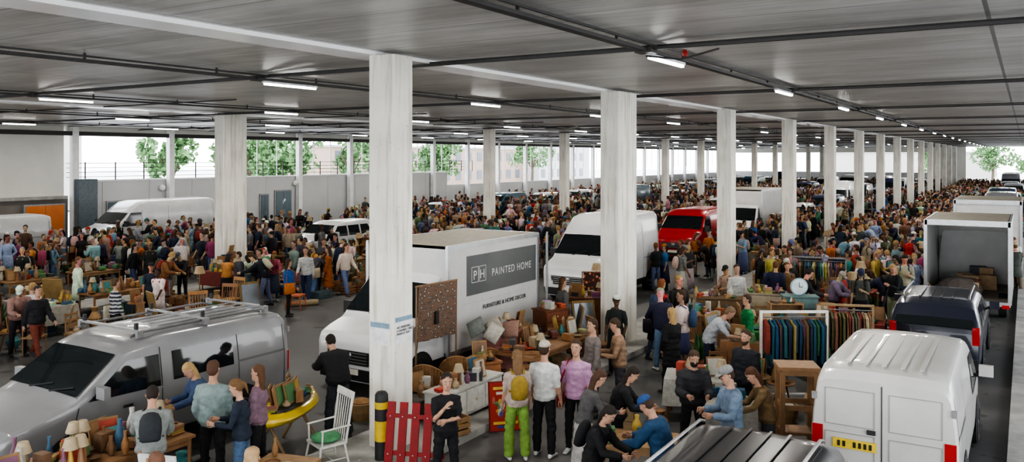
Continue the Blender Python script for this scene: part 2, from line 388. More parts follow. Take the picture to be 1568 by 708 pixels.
def vehicle(name, x, y, kind, col, rz=0., L=None, H=None, rear_win=True, side_win='panel', rack=False, lower=(.03, .03, .03), plate=(.75, .72, .6), W=None, cab_only=False, parent=None, rplate=(0, .62), rails=False):
    P = dict(PROF[kind]); top = list(P['top'])
    if L and not cab_only:
        dl = L - P['L']; top = [(a + (dl if a > 2.6 else 0), z) for a, z in top]; P['wheels'] = (P['wheels'][0], P['wheels'][1] + dl); P['L'] = L
    if H:
        top = [(a, z if z < P['belt'] else P['belt'] + (z - P['belt']) * (H - P['belt']) / (P['H'] - P['belt'])) for a, z in top]; P['H'] = H
    if W: P['W'] = W
    Ln, Wd, Ht, belt, k = P['L'], P['W'], P['H'], P['belt'], P['k']
    big = kind in ('tall', 'mid')
    if cab_only: Ln = L; top = [t for t in top if t[0] <= L] + [(L, interp(top, L))]
    w0 = Wd / 2; zb = .26
    plan = [(0, .80), (.06, .88), (.18, .94), (.4, .985), (.7, 1), (Ln - .25, 1), (Ln - .05, .985), (Ln, .955)]
    if cab_only: plan = plan[:5] + [(Ln, 1)]
    wid = lambda yy: w0 * interp(plan, yy)
    def sx(yy, z): t = max(0, (z - belt) / (Ht - belt)); return wid(yy) * (1 - k * t ** 1.3) - (.03 * (1 - min(1, max(0, (z - zb) / .5))) ** 2)
    b = MB(); b.set(col, 'paint')
    ys = sorted(set([round(a, 3) for a, _ in top] + [round(a, 3) for a, _ in plan] + [round(i * .3, 3) for i in range(int(Ln / .3) + 1)] + [round(Ln, 3)])); ys = [q for q in ys if q <= Ln + 1e-4]
    rings = []
    for q in ys:
        zt = interp(top, q); zm = min(belt, zt - .18); h = []
        h += [(0, zb), (sx(q, zb) - .05, zb), (sx(q, zb + .12), zb + .12), (sx(q, .5), .5), (sx(q, zm), zm)]
        h += [(sx(q, zm + (zt - .13 - zm) * t), zm + (zt - .13 - zm) * t) for t in (.5, 1)]
        h += [(sx(q, zt - .05) - .022, zt - .05), (sx(q, zt) - .07, zt - .012), (sx(q, zt) * .6, zt + .008), (0, zt + .016)]
        rings.append([V((px, q, pz)) for px, pz in h] + [V((-px, q, pz)) for px, pz in reversed(h[1:-1])])
    n = len(rings[0]); o = len(b.v); b.v.extend([tuple(p) for r in rings for p in r])
    for i in range(len(rings) - 1):
        for j in range(n):
            jj = (j + 1) % n; c = lower if j in (0, 1, 2, n - 1, n - 2, n - 3) and (j in (0, 1, n-1, n-2) or big) else col
            b.f.append((o + i*n + j, o + i*n + jj, o + (i+1)*n + jj, o + (i+1)*n + j)[::-1]); b.c.append(c); b.m.append('paint')
    b.f.append(tuple(o + j for j in range(n))); b.c.append(col); b.m.append('paint')
    b.f.append(tuple(o + (len(rings)-1)*n + j for j in reversed(range(n)))); b.c.append(col); b.m.append('paint')
    def side(corners, c, m, off=.008, nn=5):
        for s in (-1, 1):
            vs = []
            for a in range(nn + 1):
                for e in range(nn + 1):
                    u, w = a/nn, e/nn
                    q = (corners[0][0]*(1-u)+corners[1][0]*u)*(1-w) + (corners[3][0]*(1-u)+corners[2][0]*u)*w
                    z = (corners[0][1]*(1-u)+corners[1][1]*u)*(1-w) + (corners[3][1]*(1-u)+corners[2][1]*u)*w
                    vs.append((s * (sx(q, z) + off), q, z))
            fs = []
            for a in range(nn):
                for e in range(nn):
                    i = a*(nn+1)+e; f = (i, i+nn+1, i+nn+2, i+1); fs.append(f if s > 0 else f[::-1])
            b.set(c, m); b.add(vs, fs)
    def across(y0, y1, fx0, fx1, m, c, off=.012, nn=6):
        vs = []; sl = (interp(top, y1) - interp(top, y0)) / (y1 - y0); nrm = V((0, -sl, 1)).normalized()
        for a in range(nn + 1):
            for e in range(nn + 1):
                q = y0 + (y1 - y0) * e / nn; u = -1 + 2 * a / nn; zt = interp(top, q)
                wx = (sx(q, zt) - .07) * (fx0 + (fx1 - fx0) * e / nn)
                vs.append(V((u * wx, q, zt + (.012 * (1 - abs(u))))) + nrm * off)
        fs = []
        for a in range(nn):
            for e in range(nn): i = a*(nn+1)+e; fs.append((i, i+nn+1, i+nn+2, i+1))
        b.set(c, m); b.add(vs, fs)
    y0, y1 = P['ws']; across(y0 + .04, y1 - .02, 1.02, .98, 'glass', (.02,)*3)
    b.set((.02,)*3, 'rubber')
    for s in (-.3, .25): b.tube([(s*w0, y0 + .02, interp(top, y0) + .04), (s*w0 + .45, y0 + .12, interp(top, y0 + .12) + .04)], .012, 5)
    z1 = interp(top, y1)
    wtop = Ht - .28 if kind in ('transporter',) else (z1 + .0 if big else Ht - .2)
    fy = y1 + .05
    side([(y0 + .18, belt + .05), (y1 + .62, belt + .02), (y1 + .62, wtop), (fy + .02, wtop)], (.02,)*3, 'glass')
    side([(y1 + .64, .4), (y1 + .655, .4), (y1 + .655, wtop + .1), (y1 + .64, wtop + .1)], (.02,)*3, 'matte', .004)
    side([(y0 - .1, .55), (y0 - .085, .55), (y0 + .05, belt), (y0 + .035, belt)], (.02,)*3, 'matte', .004)
    if not cab_only:
        if side_win == 'one': side([(y1 + .85, belt + .06), (y1 + 2.0, belt + .06), (y1 + 2.0, wtop), (y1 + .85, wtop)], (.02,)*3, 'glass')
        if side_win == 'full' or kind in ('car', 'suv'):
            e = Ln - .55 if kind != 'car' else Ln - .75
            side([(y1 + .72, belt + .03), (y1 + 1.45, belt + .03), (y1 + 1.45, wtop), (y1 + .72, wtop)], (.02,)*3, 'glass')
            side([(y1 + 1.55, belt + .03), (e, belt + .05), (e - .25, wtop), (y1 + 1.55, wtop)], (.02,)*3, 'glass')
        for q in (y1 + 2.1, Ln - .12):
            if kind not in ('car',): side([(q, .45), (q + .014, .45), (q + .014, Ht - .25), (q, Ht - .25)], (.05,)*3, 'matte', .004)
        if kind not in ('car', 'suv'): side([(y1 + 2.1, 1.15), (Ln - .1, 1.15), (Ln - .1, 1.19), (y1 + 2.1, 1.19)], tuple(c*.55 for c in col), 'paint', .006)
    side([(y0 + .7, belt - .16), (y0 + .86, belt - .16), (y0 + .86, belt - .12), (y0 + .7, belt - .12)], (.03,)*3, 'matte', .03)
    zf = interp(top, .0); hz = zf - .03
    gh = .26 if big else .17
    b.set((.015,)*3, 'matte'); b.box((0, .0, hz - gh/2 - .04), (w0 * 1.0, .06, gh)); b.box((0, .0, .40), (w0 * 1.5, .07, .22 if big else .14))
    b.set((.45,)*3, 'metal')
    for q in range(4 if big else 3): b.box((0, -.03, hz - .07 - .06*q), (w0 * .95, .03, .016))
    b.ball((0, -.045, hz - .12), (.09, .02, .06), 10, 5)
    for s in (-1, 1):
        for sc, cc, oo in ((1.0, (.02, .02, .022), 0), (.8, (.42, .45, .48), .008)):
            P_ = [(.52, -.012, -.20), (.81, .01, -.19), (.95, .17, -.06), (.975, .26, .10), (.76, .04, .02), (.52, -.012, -.05)]
            cx_ = sum(p[0] for p in P_)/6; cy_ = sum(p[1] for p in P_)/6; cz_ = sum(p[2] for p in P_)/6
            pts = [(s*w0*(cx_ + (p[0]-cx_)*sc) + s*oo, cy_ + (p[1]-cy_)*sc - oo, hz + cz_ + (p[2]-cz_)*sc) for p in P_]
            b.set(cc, 'paint'); b.add(pts, [tuple(range(6)) if s > 0 else tuple(reversed(range(6)))])
        b.set((.03,)*3, 'matte'); b.ball((s*w0*.72, .0, .45), (.06, .04, .05), 8, 4)
        mz = belt + .17; b.set(lower if big else col, 'paint'); b.box((s*(w0 + .14), y0 + .32, mz), (.2, .1, .26 if big else .17)); b.set((.02,)*3, 'matte'); b.box((s*(w0 + .02), y0 + .32, mz - .08), (.12, .05, .05))
    b.set(plate, 'matte'); b.box((0, -.045, .46), (.52, .015, .11))
    for wy in (P['wheels'] if not cab_only else (P['wheels'][0],)):
        for s in (-1, 1):
            r = .335; xo = s * (w0 + .0)
            b.set((.02,)*3, 'rubber')
            arch = []
            for i in range(13): a = math.pi * i / 12; arch.append((s*(sx(wy, .5) + .012), wy + .42*math.cos(a), .33 + .43*math.sin(a)))
            b.add([(s*(sx(wy, .5) + .012), wy + .42, zb)] + arch + [(s*(sx(wy, .5) + .012), wy - .42, zb)], [tuple(range(15)) if s > 0 else tuple(reversed(range(15)))])
            X = V((s, 0, 0)); c = V((xo, wy, r)); Yv = V((0, 1, 0)); Zv = V((0, 0, 1)); ax, ay = (Yv, Zv) if s > 0 else (Zv, Yv)
            b.rings([(c + X*d, ax, ay, q, q) for d, q in ((-.2, .28), (-.19, r), (.0, r), (.03, r - .03), (.03, .22), (-.02, .2))], 20)
            b.set((.45, .46, .47), 'metal'); b.rings([(c + X*d, ax, ay, q, q) for d, q in ((-.02, .215), (.012, .2), (.0, .17), (.02, .05), (.025, .01))], 20)
            b.set((.03,)*3, 'matte')
            for i in range(5):
                a = 2*math.pi*i/5; b.box(c + X*.018 + V((0, .125*math.cos(a), .125*math.sin(a))), (.012, .07, .07))
    if not cab_only:
        zr = interp(top, Ln)
        R = Ln + .006
        b.set((.45, .01, .01), 'paint')
        for s in (-1, 1): b.box((s*(w0*.955 - .06), Ln - .01, .95 if kind != 'car' else .8), (.13, .06, .36 if kind in ('transporter', 'suv') else .22))
        b.set((.85, .62, .06), 'matte'); b.box((rplate[0], R + .01, rplate[1]), (.52, .015, .12))
        b.set((.03,)*3, 'matte')
        for i in range(7):
            if i != 4: b.box((rplate[0] - .19 + .063*i, R + .02, rplate[1]), (.035, .006, .07))
        b.set(lower, 'paint'); b.box((0, Ln + .03, .38), (Wd * .93, .12, .2))
        if kind in ('transporter', 'tall', 'mid'):
            b.set((.04,)*3, 'matte'); b.box((0, R, (zr + .5)/2), (.012, .01, zr - .55)); b.box((.12, R + .02, 1.12), (.1, .04, .05))
            b.set((.25,)*3, 'matte')
            for s in (-1, 1):
                for z in (.75, 1.5): b.box((s*(w0*.955 - .02), R + .01, z), (.06, .03, .09))
            if rear_win:
                b.set((.02,)*3, 'glass')
                for s in (-1, 1): b.box((s * w0 * .44, R, (belt + zr)/2), (w0 * .66, .01, (zr - belt) * .62))
            else:
                b.set(tuple(c*.6 for c in col), 'paint')
                for s in (-1, 1):
                    for z0_, z1_ in ((belt + .08, zr - .12), (.62, belt - .02)):
                        for zz in (z0_, z1_): b.box((s * w0 * .44, R, zz), (w0 * .68, .008, .010))
                        for qx in (.1, .78): b.box((s * w0 * qx, R, (z0_ + z1_)/2), (.010, .008, z1_ - z0_))
        elif kind == 'suv': across(4.42, 4.58, .95, 1.05, 'glass', (.02,)*3)
        else: across(3.93, 4.18, .95, 1.0, 'glass', (.02,)*3)
        if kind in ('transporter', 'tall', 'mid'):
            b.set(tuple(c*.93 for c in col), 'paint')
            for s in (-.5, -.25, 0, .25, .5): b.box((s*w0, (2.6 + Ln)/2, Ht + .012), (.05, Ln - 3.0, .014))
    if rack or rails:
        b.set((.30,)*3, 'metal')
        for s in (-1, 1): b.tube([(s*w0*.72, 2.0, Ht + .01), (s*w0*.72, 2.15, Ht + .06), (s*w0*.72, Ln - .6, Ht + .06), (s*w0*.72, Ln - .45, Ht + .01)], .02, 6)
        if rails:
            b.set(col, 'paint')
            for s in (-.35, -.12, .12, .35): b.box((s*w0, (2.3 + Ln)/2 - .1, Ht + .014), (.03, Ln - 3.0, .012))
        for q in ((2.1, 3.3, Ln - .4) if rack else ()):
            b.set((.30,)*3, 'metal'); b.box((0, q, Ht + .10), (Wd * .86, .06, .03))
            for s in (-1, 1): b.box((s*w0*.8, q, Ht + .05), (.06, .1, .1))
            b.set((.03,)*3, 'matte')
            for s in (-1, 1): b.box((s*w0*.72, q, Ht + .15), (.04, .05, .12))
    if not parent:
        x0, x1 = x - w0, x + w0
        if abs(rz) < .2: block(x0, x1, y, y + Ln)
        elif abs(abs(rz) - math.pi) < .2: block(x0, x1, y - Ln, y)
        else: block(x - Ln/2, x + Ln/2, y - Ln/2, y + Ln/2)
    return b.obj(name, (0, 0, 0) if parent else (x, y, 0), 0 if parent else rz, parent, ang=32)

WHITE = (.66, .665, .67)
vehicle("silver_van", -12.25, 5.6, 'transporter', (.22, .22, .225), L=4.95, H=1.86, side_win='one', rack=True)
vehicle("white_high_roof_van", -12.2, 22.9, 'tall', WHITE, L=5.1)
vehicle("red_van", -13.3, 34.9, 'mid', (.40, .01, .014), H=2.2)
vehicle("white_panel_van", -1.55, 16.3, 'transporter', (.58, .575, .55), rz=math.pi, L=5.0, W=1.74, rear_win=False, rplate=(.32, .93))
vehicle("dark_estate_car", -2.55, 5.4, 'suv', (.018, .018, .022), H=1.5, L=4.5, W=1.85, rails=True)
vehicle("dark_blue_suv", -1.65, 23.8, 'suv', (.018, .022, .04), rz=math.pi, H=1.62, L=4.5, W=1.75, rails=True)
vehicle("white_delivery_van", -37.4, 22.4, 'tall', WHITE, L=6.4, H=2.5)
vehicle("grey_delivery_van", -37.4, 14.0, 'mid', (.5, .5, .5), L=6.2, H=2.1)
vehicle("white_estate_car", -27.5, 26, 'suv', WHITE)

def box_truck(name, x, y, rz, near_open=False, cw=2.2, bl=3.6, top=2.77, cab='mid', z0=.5):
    e = empty(name, (x, y, 0), rz)
    c = vehicle("cab", 0, 0, cab, WHITE, L=1.9, H=min(2.3, top - .3), W=2.0, cab_only=True, parent=e)
    b = MB(); b.set((.56, .56, .545), 'paint'); ya, yb = 1.75, 1.75 + bl; w = cw / 2; t = .05
    b.box((-w + t/2, (ya+yb)/2, (z0+top)/2), (t, bl, top - z0)); b.box((w - t/2, (ya+yb)/2, (z0+top)/2), (t, bl, top - z0))
    b.box((0, ya + t/2, (z0+top)/2), (cw - 2*t, t, top - z0)); b.set((.36, .33, .26), 'matte'); b.box((0, (ya+yb)/2, top - t/2), (cw - .12, bl, t + .02))
    b.set((.25, .22, .2), 'matte'); b.box((0, (ya+yb)/2, z0 + .03), (cw - .12, bl, .06))
    b.set((.55, .56, .57), 'metal')
    for s in (-1, 1):
        b.box((s*(w - .01), (ya+yb)/2, top - .03), (.06, bl + .04, .1)); b.box((s*(w - .01), (ya+yb)/2, z0 + .04), (.06, bl + .04, .1))
        b.box((s*(w - .02), yb, (z0+top)/2), (.09, .08, top - z0)); b.box((s*(w - .02), ya, (z0+top)/2), (.07, .07, top - z0))
    b.box((0, yb, top - .06), (cw, .08, .16)); b.box((0, yb, z0), (cw, .1, .12))
    b.set((.05,)*3, 'matte'); b.box((0, (ya+yb)/2 - .2, z0 - .1), (1.0, bl, .14)); b.box((w - .08, 3.0, .38), (.04, 1.2, .22)); b.box((-w + .08, 3.0, .38), (.04, 1.2, .22))
    if near_open:
        b.set((.35, .32, .3), 'matte')
        for z in (1.0, 1.5, 2.0): b.box((0, ya + .1, z), (cw - .2, .04, .08))
        for i in range(12):
            cc = random.choice([(.5, .35, .2), (.6, .6, .62), (.08, .09, .12), (.4, .1, .08)]); b.set(cc, 'matte'); s_ = random.uniform(.25, .6)
            b.box((random.uniform(-.65, .65), random.uniform(ya + .4, yb - .5), z0 + .06 + s_/2), (random.uniform(.3, .5), random.uniform(.3, .5), s_))
        b.set((.12, .1, .09), 'cloth'); b.ball((.2, yb - .5, z0 + .3), (.6, .35, .35), 12, 6)
    else:
        b.set((.65, .65, .64), 'paint'); b.box((0, yb - .03, (z0+top)/2), (cw - .14, .04, top - z0 - .1))
    for s in (-1, 1):
        for q in (yb - 1.0,):
            X = V((s, 0, 0)); cc = V((s*.96, q, .34)); ax, ay = (V((0, 1, 0)), V((0, 0, 1))) if s > 0 else (V((0, 0, 1)), V((0, 1, 0)))
            b.set((.02,)*3, 'rubber'); b.rings([(cc + X*d, ax, ay, r, r) for d, r in ((-.2, .3), (-.19, .34), (0, .34), (.03, .3), (.0, .2))], 18)
            b.set((.5,)*3, 'metal'); b.rings([(cc + X*d, ax, ay, r, r) for d, r in ((0, .21), (.02, .18), (.03, .02))], 14)
    for s in (-1, 1): b.set((.5, .01, .01), 'paint'); b.box((s*(w - .12), yb + .05, z0 - .06), (.18, .05, .1))
    b.obj("box_body", parent=e, smooth=False)
    if abs(rz) < .1: block(x - w, x + w, y, y + 1.75 + bl)
    else: block(x - w, x + w, y - 1.75 - bl, y)
    return e
pt = box_truck("furniture_lorry", -11.2, 12.0, 0., bl=3.65, top=2.77)
b = MB(); b.set((.12, .13, .13), 'paint'); b.box((1.106, 3.85, 2.08), (.012, 2.9, .85)); b.set((.55, .55, .55), 'matte'); b.box((1.108, 3.75, 1.5), (.01, 2.9, .02)); b.obj("side_panel", parent=pt, smooth=False)
def text(body, size, loc, rot, parent, mat, name="lettering", font_w=1.0, sp=1.1):
    cu = bpy.data.curves.new(name, 'FONT'); cu.body = body; cu.size = size; cu.extrude = .003; cu.space_character = sp
    o = bpy.data.objects.new(name, cu); COLL.objects.link(o); o.location = loc; o.rotation_euler = rot; o.parent = parent; cu.materials.append(mat); o.scale = (font_w, 1, 1); return o
M['ink_w'] = flat_mat("lettering_white", (.6, .6, .57)); M['ink_k'] = flat_mat("lettering_dark", (.03, .03, .03))
RT = (rad(90), 0, rad(90))
text("P H", .28, (1.118, 2.62, 1.98), RT, pt, M['ink_w']); text("PAINTED HOME", .235, (1.118, 3.35, 1.98), RT, pt, M['ink_w'], font_w=.88, sp=1.2)
text("FURNITURE & HOME DECOR", .13, (1.118, 3.0, 1.3), RT, pt, M['ink_k'])
b = MB(); b.set((.6,)*3, 'matte')
for y_ in (2.57, 2.86):
    for zz in (2.25, 1.92): b.box((1.115, y_ + .13, zz), (.01, .25, .012))
    for q in (0, .25): b.box((1.115, y_ + q, 2.085), (.01, .012, .33))
b.set((.30, .31, .32), 'paint'); b.box((1.15, 5.78, 1.65), (.05, .75, 2.2), rz=.5); b.box((-1.15, 5.78, 1.65), (.05, .75, 2.2), rz=-.5)
b.obj("rear_doors", parent=pt, smooth=False)
box_truck("white_box_lorry", -12.6, 41.0, 0., bl=3.8, top=2.95)
box_truck("open_removal_lorry", -1.45, 32.6, math.pi, near_open=True, cw=2.15, bl=4.0, top=2.8)
box_truck("white_box_lorry", -1.25, 41.6, math.pi, cw=2.2, bl=4.2, top=3.0)
rv = random.Random(3)
VC = [WHITE, WHITE, (.5, .5, .5), (.03, .03, .04), (.30, .02, .02), (.04, .1, .14), (.2, .2, .22), (.02, .03, .08)]
for x0, ys in ((-12.6, range(52, 132, 8)), (-1.5, range(52, 132, 9)), (-20.5, range(60, 132, 11)), (-34.5, range(44, 130, 7)), (-29, range(62, 130, 13))):
    for y in ys:
        kd = rv.choice(['car', 'suv', 'transporter', 'mid', 'tall']) if x0 > -33 else rv.choice(['car', 'suv', 'suv', 'transporter'])
        vehicle({'car': "hatchback_car", 'suv': "parked_suv", 'transporter': "parked_van", 'mid': "parked_van", 'tall': "parked_van"}[kd], x0 + rv.uniform(-.4, .4), y, kd, rv.choice(VC), rz=0.)

# ------------------------------------------------------------------ people
POSE = {
 'stand': dict(arms=[(6, 9, 14, 5), (2, 9, 18, 4)], legs=[(2, 5, 3), (-2, 5, 2)]),
 'stand2': dict(arms=[(-5, 12, 35, -10), (10, 10, 25, 0)], legs=[(6, 8, 6), (-3, 4, 2)]),
 'walk': dict(lean=4, arms=[(24, 7, 22, 4), (-22, 7, 12, 4)], legs=[(-20, 3, 16), (24, 3, 8)]),
 'walk2': dict(lean=3, arms=[(-14, 7, 18, 4), (18, 7, 40, 0)], legs=[(15, 3, 5), (-14, 3, 16)]),
 'browse': dict(lean=20, head=25, arms=[(38, 8, 35, -8), (30, 8, 55, -12)], legs=[(3, 5, 4), (-4, 5, 3)]),
 'stoop': dict(lean=42, head=15, arms=[(48, 8, 30, -5), (40, 8, 45, -10)], legs=[(10, 6, 14), (-4, 6, 10)]),
 'bend': dict(lean=62, head=5, arms=[(55, 6, 25, 0), (70, 6, 15, 0)], legs=[(12, 6, 18), (-2, 6, 10)]),
 'phone': dict(lean=3, head=28, arms=[(22, 8, 92, -22), (5, 9, 20, 3)], legs=[(2, 5, 3), (-2, 5, 2)]),
 'face': dict(lean=2, head=8, arms=[(18, 4, 78, -58), (30, 8, 118, -30)], legs=[(3, 5, 6), (-2, 5, 2)]),
 'hold': dict(lean=4, head=18, arms=[(20, 10, 75, -15), (20, 10, 75, -15)], legs=[(3, 6, 4), (-3, 6, 3)]),
 'hips': dict(lean=0, head=5, arms=[(-18, 30, 45, -45), (4, 9, 20, 0)], legs=[(4, 8, 4), (-2, 6, 2)]),
 'sit': dict(lean=12, head=15, arms=[(30, 8, 55, -10), (30, 8, 50, -10)], legs=[(84, 8, 84), (84, 8, 80)]),
 'crouch': dict(lean=32, head=5, arms=[(50, 6, 35, -5), (45, 8, 45, -8)], legs=[(95, 12, 128), (75, 10, 118)]),
 'reach': dict(lean=10, head=0, arms=[(70, 10, 25, -5), (10, 8, 25, 0)], legs=[(4, 5, 6), (-6, 5, 4)]),
}
SK, HR, TP, BT, SH, EX, EW, DK, LP, E2 = range(10)
def human(sp, lod):
    P = POSE[sp.get('pose', 'stand')]; lean = rad(P.get('lean', 0)) ; fem = sp.get('sex', 'm') == 'f'
    B = MB(); D = MB(); B.mat = D.mat = 'cloth'
    nt_, nl, nh = ((16, 10, 14), (8, 6, 8), (6, 4, 6))[lod]
    coat = sp.get('coat', 0.); th = .016 + coat
    def spine(d):
        if d <= 0: return V((0, 0, d)), 0.
        p = V((0, 0, 0)); st = max(1, int(d / .03)); h = d / st
        for i in range(st):
            a = lean * min(1, (i + .5) * h / .22); p += V((0, math.sin(a), math.cos(a))) * h
        return p, lean * min(1, d / .22)
    if fem: tr = [(-.12, .08, .08), (-.06, .15, .112), (0, .170, .125), (.09, .142, .105), (.18, .122, .095), (.26, .138, .115), (.33, .150, .125), (.40, .155, .100), (.445, .145, .085), (.48, .095, .07), (.505, .06, .055), (.53, .046, .048), (.56, .043, .046), (.61, .043, .046)]
    else: tr = [(-.12, .09, .085), (-.06, .15, .112), (0, .165, .122), (.09, .152, .112), (.18, .150, .110), (.26, .160, .116), (.33, .172, .120), (.40, .182, .112), (.445, .168, .095), (.48, .115, .078), (.505, .07, .062), (.53, .056, .058), (.56, .054, .056), (.61, .053, .056)]
    hem = sp.get('hem', -.05)
    rs = []; cols = []
    for d, rx, ry in tr:
        p, a = spine(d); inn = th if d < .49 else 0
        if d < hem: inn = .008
        rs.append((p, V((1, 0, 0)), V((0, math.cos(a), -math.sin(a))), rx + inn * (1 if d < .45 else .5), ry + inn))
    for i in range(len(tr) - 1):
        md = (tr[i][0] + tr[i+1][0]) / 2
        cols.append(BT if md < hem else (TP if md < .515 else SK))
    if lod == 2: idx = [0, 2, 4, 7, 8, 10, 13]; rs = [rs[i] for i in idx]; cols = [BT, TP, TP, TP, TP, SK]
    B.rings(rs, nt_, True, cols)
    dirv = lambda a, bb, s: V((s * math.sin(bb), math.sin(a) * math.cos(bb), -math.cos(a) * math.cos(bb)))
    ank = []
    baggy = sp.get('baggy', .0) + .005
    skirt = sp.get('skirt', 0)
    for s, (a, bb, k) in zip((-1, 1), P['legs']):
        hp = V((s * .085, 0, -.05)); kn = hp + dirv(rad(a), rad(bb), s) * .40; an = kn + dirv(rad(a - k), rad(bb * .3), s) * .40
        ank.append(an); c1 = BT; c2 = BT
        if sp.get('shorts'): c2 = SK
        if skirt: c1 = SK if skirt < .45 else BT; c2 = SK if skirt < .6 else BT
        tk = 1.0 if c2 == BT else .82
        pts = [hp, hp.lerp(kn, .5), kn, kn.lerp(an, .35), kn.lerp(an, .7), an]
        rd = [.088, .080 + baggy*.3, (.060 + baggy*.5) * tk, (.058 + baggy*.8) * tk, (.049 + baggy) * tk, (.042 + baggy) * (tk if c2 == BT else .75)]
        if lod == 2: pts = [hp, kn, an]; rd = [.088, .06, .045]; cc = [c1, c2]
        else: cc = [c1, c1, c2, c2, c2]
        B.tube(pts, rd, nl, (1, 0, 0), True, cc)
        f = V((s * .12, 1, 0)).normalized(); r_ = V((f.y, -f.x, 0)); up = V((0, 0, 1))
        if (a - k) < -28 and P.get('lean', 0) < 10: f = (f + V((0, 0, -.5))).normalized(); up = r_.cross(f)
        ft = [(-.075, -.045, .022, .020), (-.055, -.035, .036, .034), (0, -.028, .038, .042), (.07, -.038, .042, .031), (.14, -.047, .043, .022), (.175, -.052, .03, .014)]
        if lod == 2: ft = [ft[0], ft[2], ft[5]]
        B.set(SH); B.rings([(an + f*q + up*z, r_ * -1, up, rx, rz_) for q, z, rx, rz_ in ft], nl)
    if skirt:
        B.set(BT if not sp.get('dress') else TP)
        q0, _ = spine(.08); st = [(q0, .15, .12), (V((0, 0, 0)), .19, .14), (V((0, .0, -.05 - skirt*.4)), .215, .165), (V((0, .0, -.05 - skirt)), .25 if skirt < .7 else .27, .2)]
        B.rings([(p, V((1, 0, 0)), V((0, 1, 0)), a1, a2) for p, a1, a2 in reversed(st)], nt_)
    if sp.get('longcoat'):
        L_ = sp['longcoat']; B.set(TP); q0, _ = spine(.1)
        B.rings([(p, V((1, 0, 0)), V((0, 1, 0)), a1, a2) for p, a1, a2 in [(V((0, 0, -L_)), .2 + L_*.06, .16 + L_*.05), (V((0, 0, -L_*.5)), .195, .155), (V((0, 0, 0)), .185, .145), (q0, .165, .125)]], nt_)
    sw = .150 if fem else .172; am = .92 if fem else 1.
    for s, (a, bb, e, b2) in zip((-1, 1), P['arms']):
        c0, aa = spine(.425); sh = c0 + V((s * sw, 0, 0)); a_ = a
        up_ = dirv(rad(a_), rad(bb), s); fo = dirv(rad(a_ + e), rad(b2), s)
        el = sh + up_ * .285 * (.95 if fem else 1); wr = el + fo * .245
        inn = c0 + V((s * sw * .55, 0, .012))
        cl = th * .8; short = sp.get('short', False)
        pts = [inn, sh, sh.lerp(el, .5), el, el.lerp(wr, .5), wr]
        rd = [.05*am + cl, .058*am + cl, .046*am + cl + (.008 if short else 0), .040*am + (0 if short else cl), .036*am + (0 if short else cl), .026*am + (0 if short else cl*.9)]
        cc = [TP, TP, TP if not sp.get('tank') else SK, SK if short else TP, SK if short else TP]
        if sp.get('tank'): cc = [TP, SK, SK, SK, SK]
        if lod == 2: pts = [inn, sh, el, wr]; rd = [rd[0], rd[1], rd[3], rd[5]]; cc = [TP, TP, cc[4]]
        B.tube(pts, rd, nl, (1, 0, 0), True, cc)
        xr = V((1, 0, 0)); tx = xr - fo * xr.dot(fo)
        if tx.length < .3: xr = V((0, 1, 0)); tx = xr - fo * xr.dot(fo)
        tx.normalize(); wy = fo.cross(tx)
        D.set(SK)
        hr = [(wr - fo*.02, .022, .026), (wr + fo*.02, .017, .030), (wr + fo*.06, .015, .040), (wr + fo*.09, .012, .038)]
        if lod == 2: hr = [hr[0], hr[2], (wr + fo*.15, .01, .02)]
        D.rings([(p, tx, wy, r1, r2) for p, r1, r2 in hr], 8 if lod == 0 else 5)
        if lod == 0:
            inw = tx * (-s if abs(tx.x) > .3 else 1)
            fwd_s = 1 if wy.y > 0 or abs(wy.y) < .05 else -1
            for i, (o_, ln) in enumerate(((.029, .070), (.010, .078), (-.010, .073), (-.028, .058))):
                r0 = wr + fo*.078 + wy * (o_ * fwd_s); j1 = r0 + (fo*.92 + inw*.25).normalized() * ln*.45; j2 = j1 + (fo*.75 + inw*.65).normalized()*ln*.32; j3 = j2 + (fo*.45 + inw*.9).normalized()*ln*.27
                D.tube([r0, j1, j2, j3], [.0095, .0088, .008, .006], 6, tuple(tx))
            t0 = wr + fo*.03 + wy*.022*fwd_s; t1 = t0 + (wy*fwd_s*.75 + fo*.7 + inw*.25).normalized()*.036; t2 = t1 + (fo*.9 + wy*fwd_s*.35 + inw*.3).normalized()*.034
            D.tube([t0, t1, t2], [.013, .0105, .007], 6, tuple(tx))
        elif lod == 1:
            for o_ in (-.02, 0, .02): D.tube([wr + fo*.085 + wy*o_, wr + fo*.145 + wy*o_ + tx*(-s)*.02], [.011, .008], 4, tuple(tx))
            D.tube([wr + fo*.03 + wy*.02, wr + fo*.075 + wy*.055], [.012, .008], 4, tuple(tx))
    nb, aa = spine(.60); pt_ = aa * .55 + rad(P.get('head', 0) + sp.get('hp', 0)); R = Matrix.Rotation(rad(sp.get('hy', 0)), 3, 'Z') @ Matrix.Rotation(-pt_, 3, 'X')
    hu, hf, hx = R @ V((0, 0, 1)), R @ V((0, 1, 0)), R @ V((1, 0, 0)); hc = nb + hu * .095 + hf * .012
    hl = [(-.122, .022, .026, .048), (-.108, .042, .048, .036), (-.075, .058, .070, .018), (-.03, .068, .085, .006), (.02, .074, .093, .0), (.065, .072, .092, -.003), (.098, .054, .072, -.006), (.116, .024, .034, -.008)]
    if lod == 2: hl = [hl[1], hl[3], hl[5], hl[7]]
    B.set(SK); B.rings([(hc + hu*z + hf*o_, hx, hf, rx, ry) for z, rx, ry, o_ in hl], nh)
    if lod == 0: B.tube([nb - hu*.03, hc - hu*.05], [.05, .052], 8)
    hs = sp.get('hair', 'short')
    Hh = D if lod else B
    Hh.set(HR)
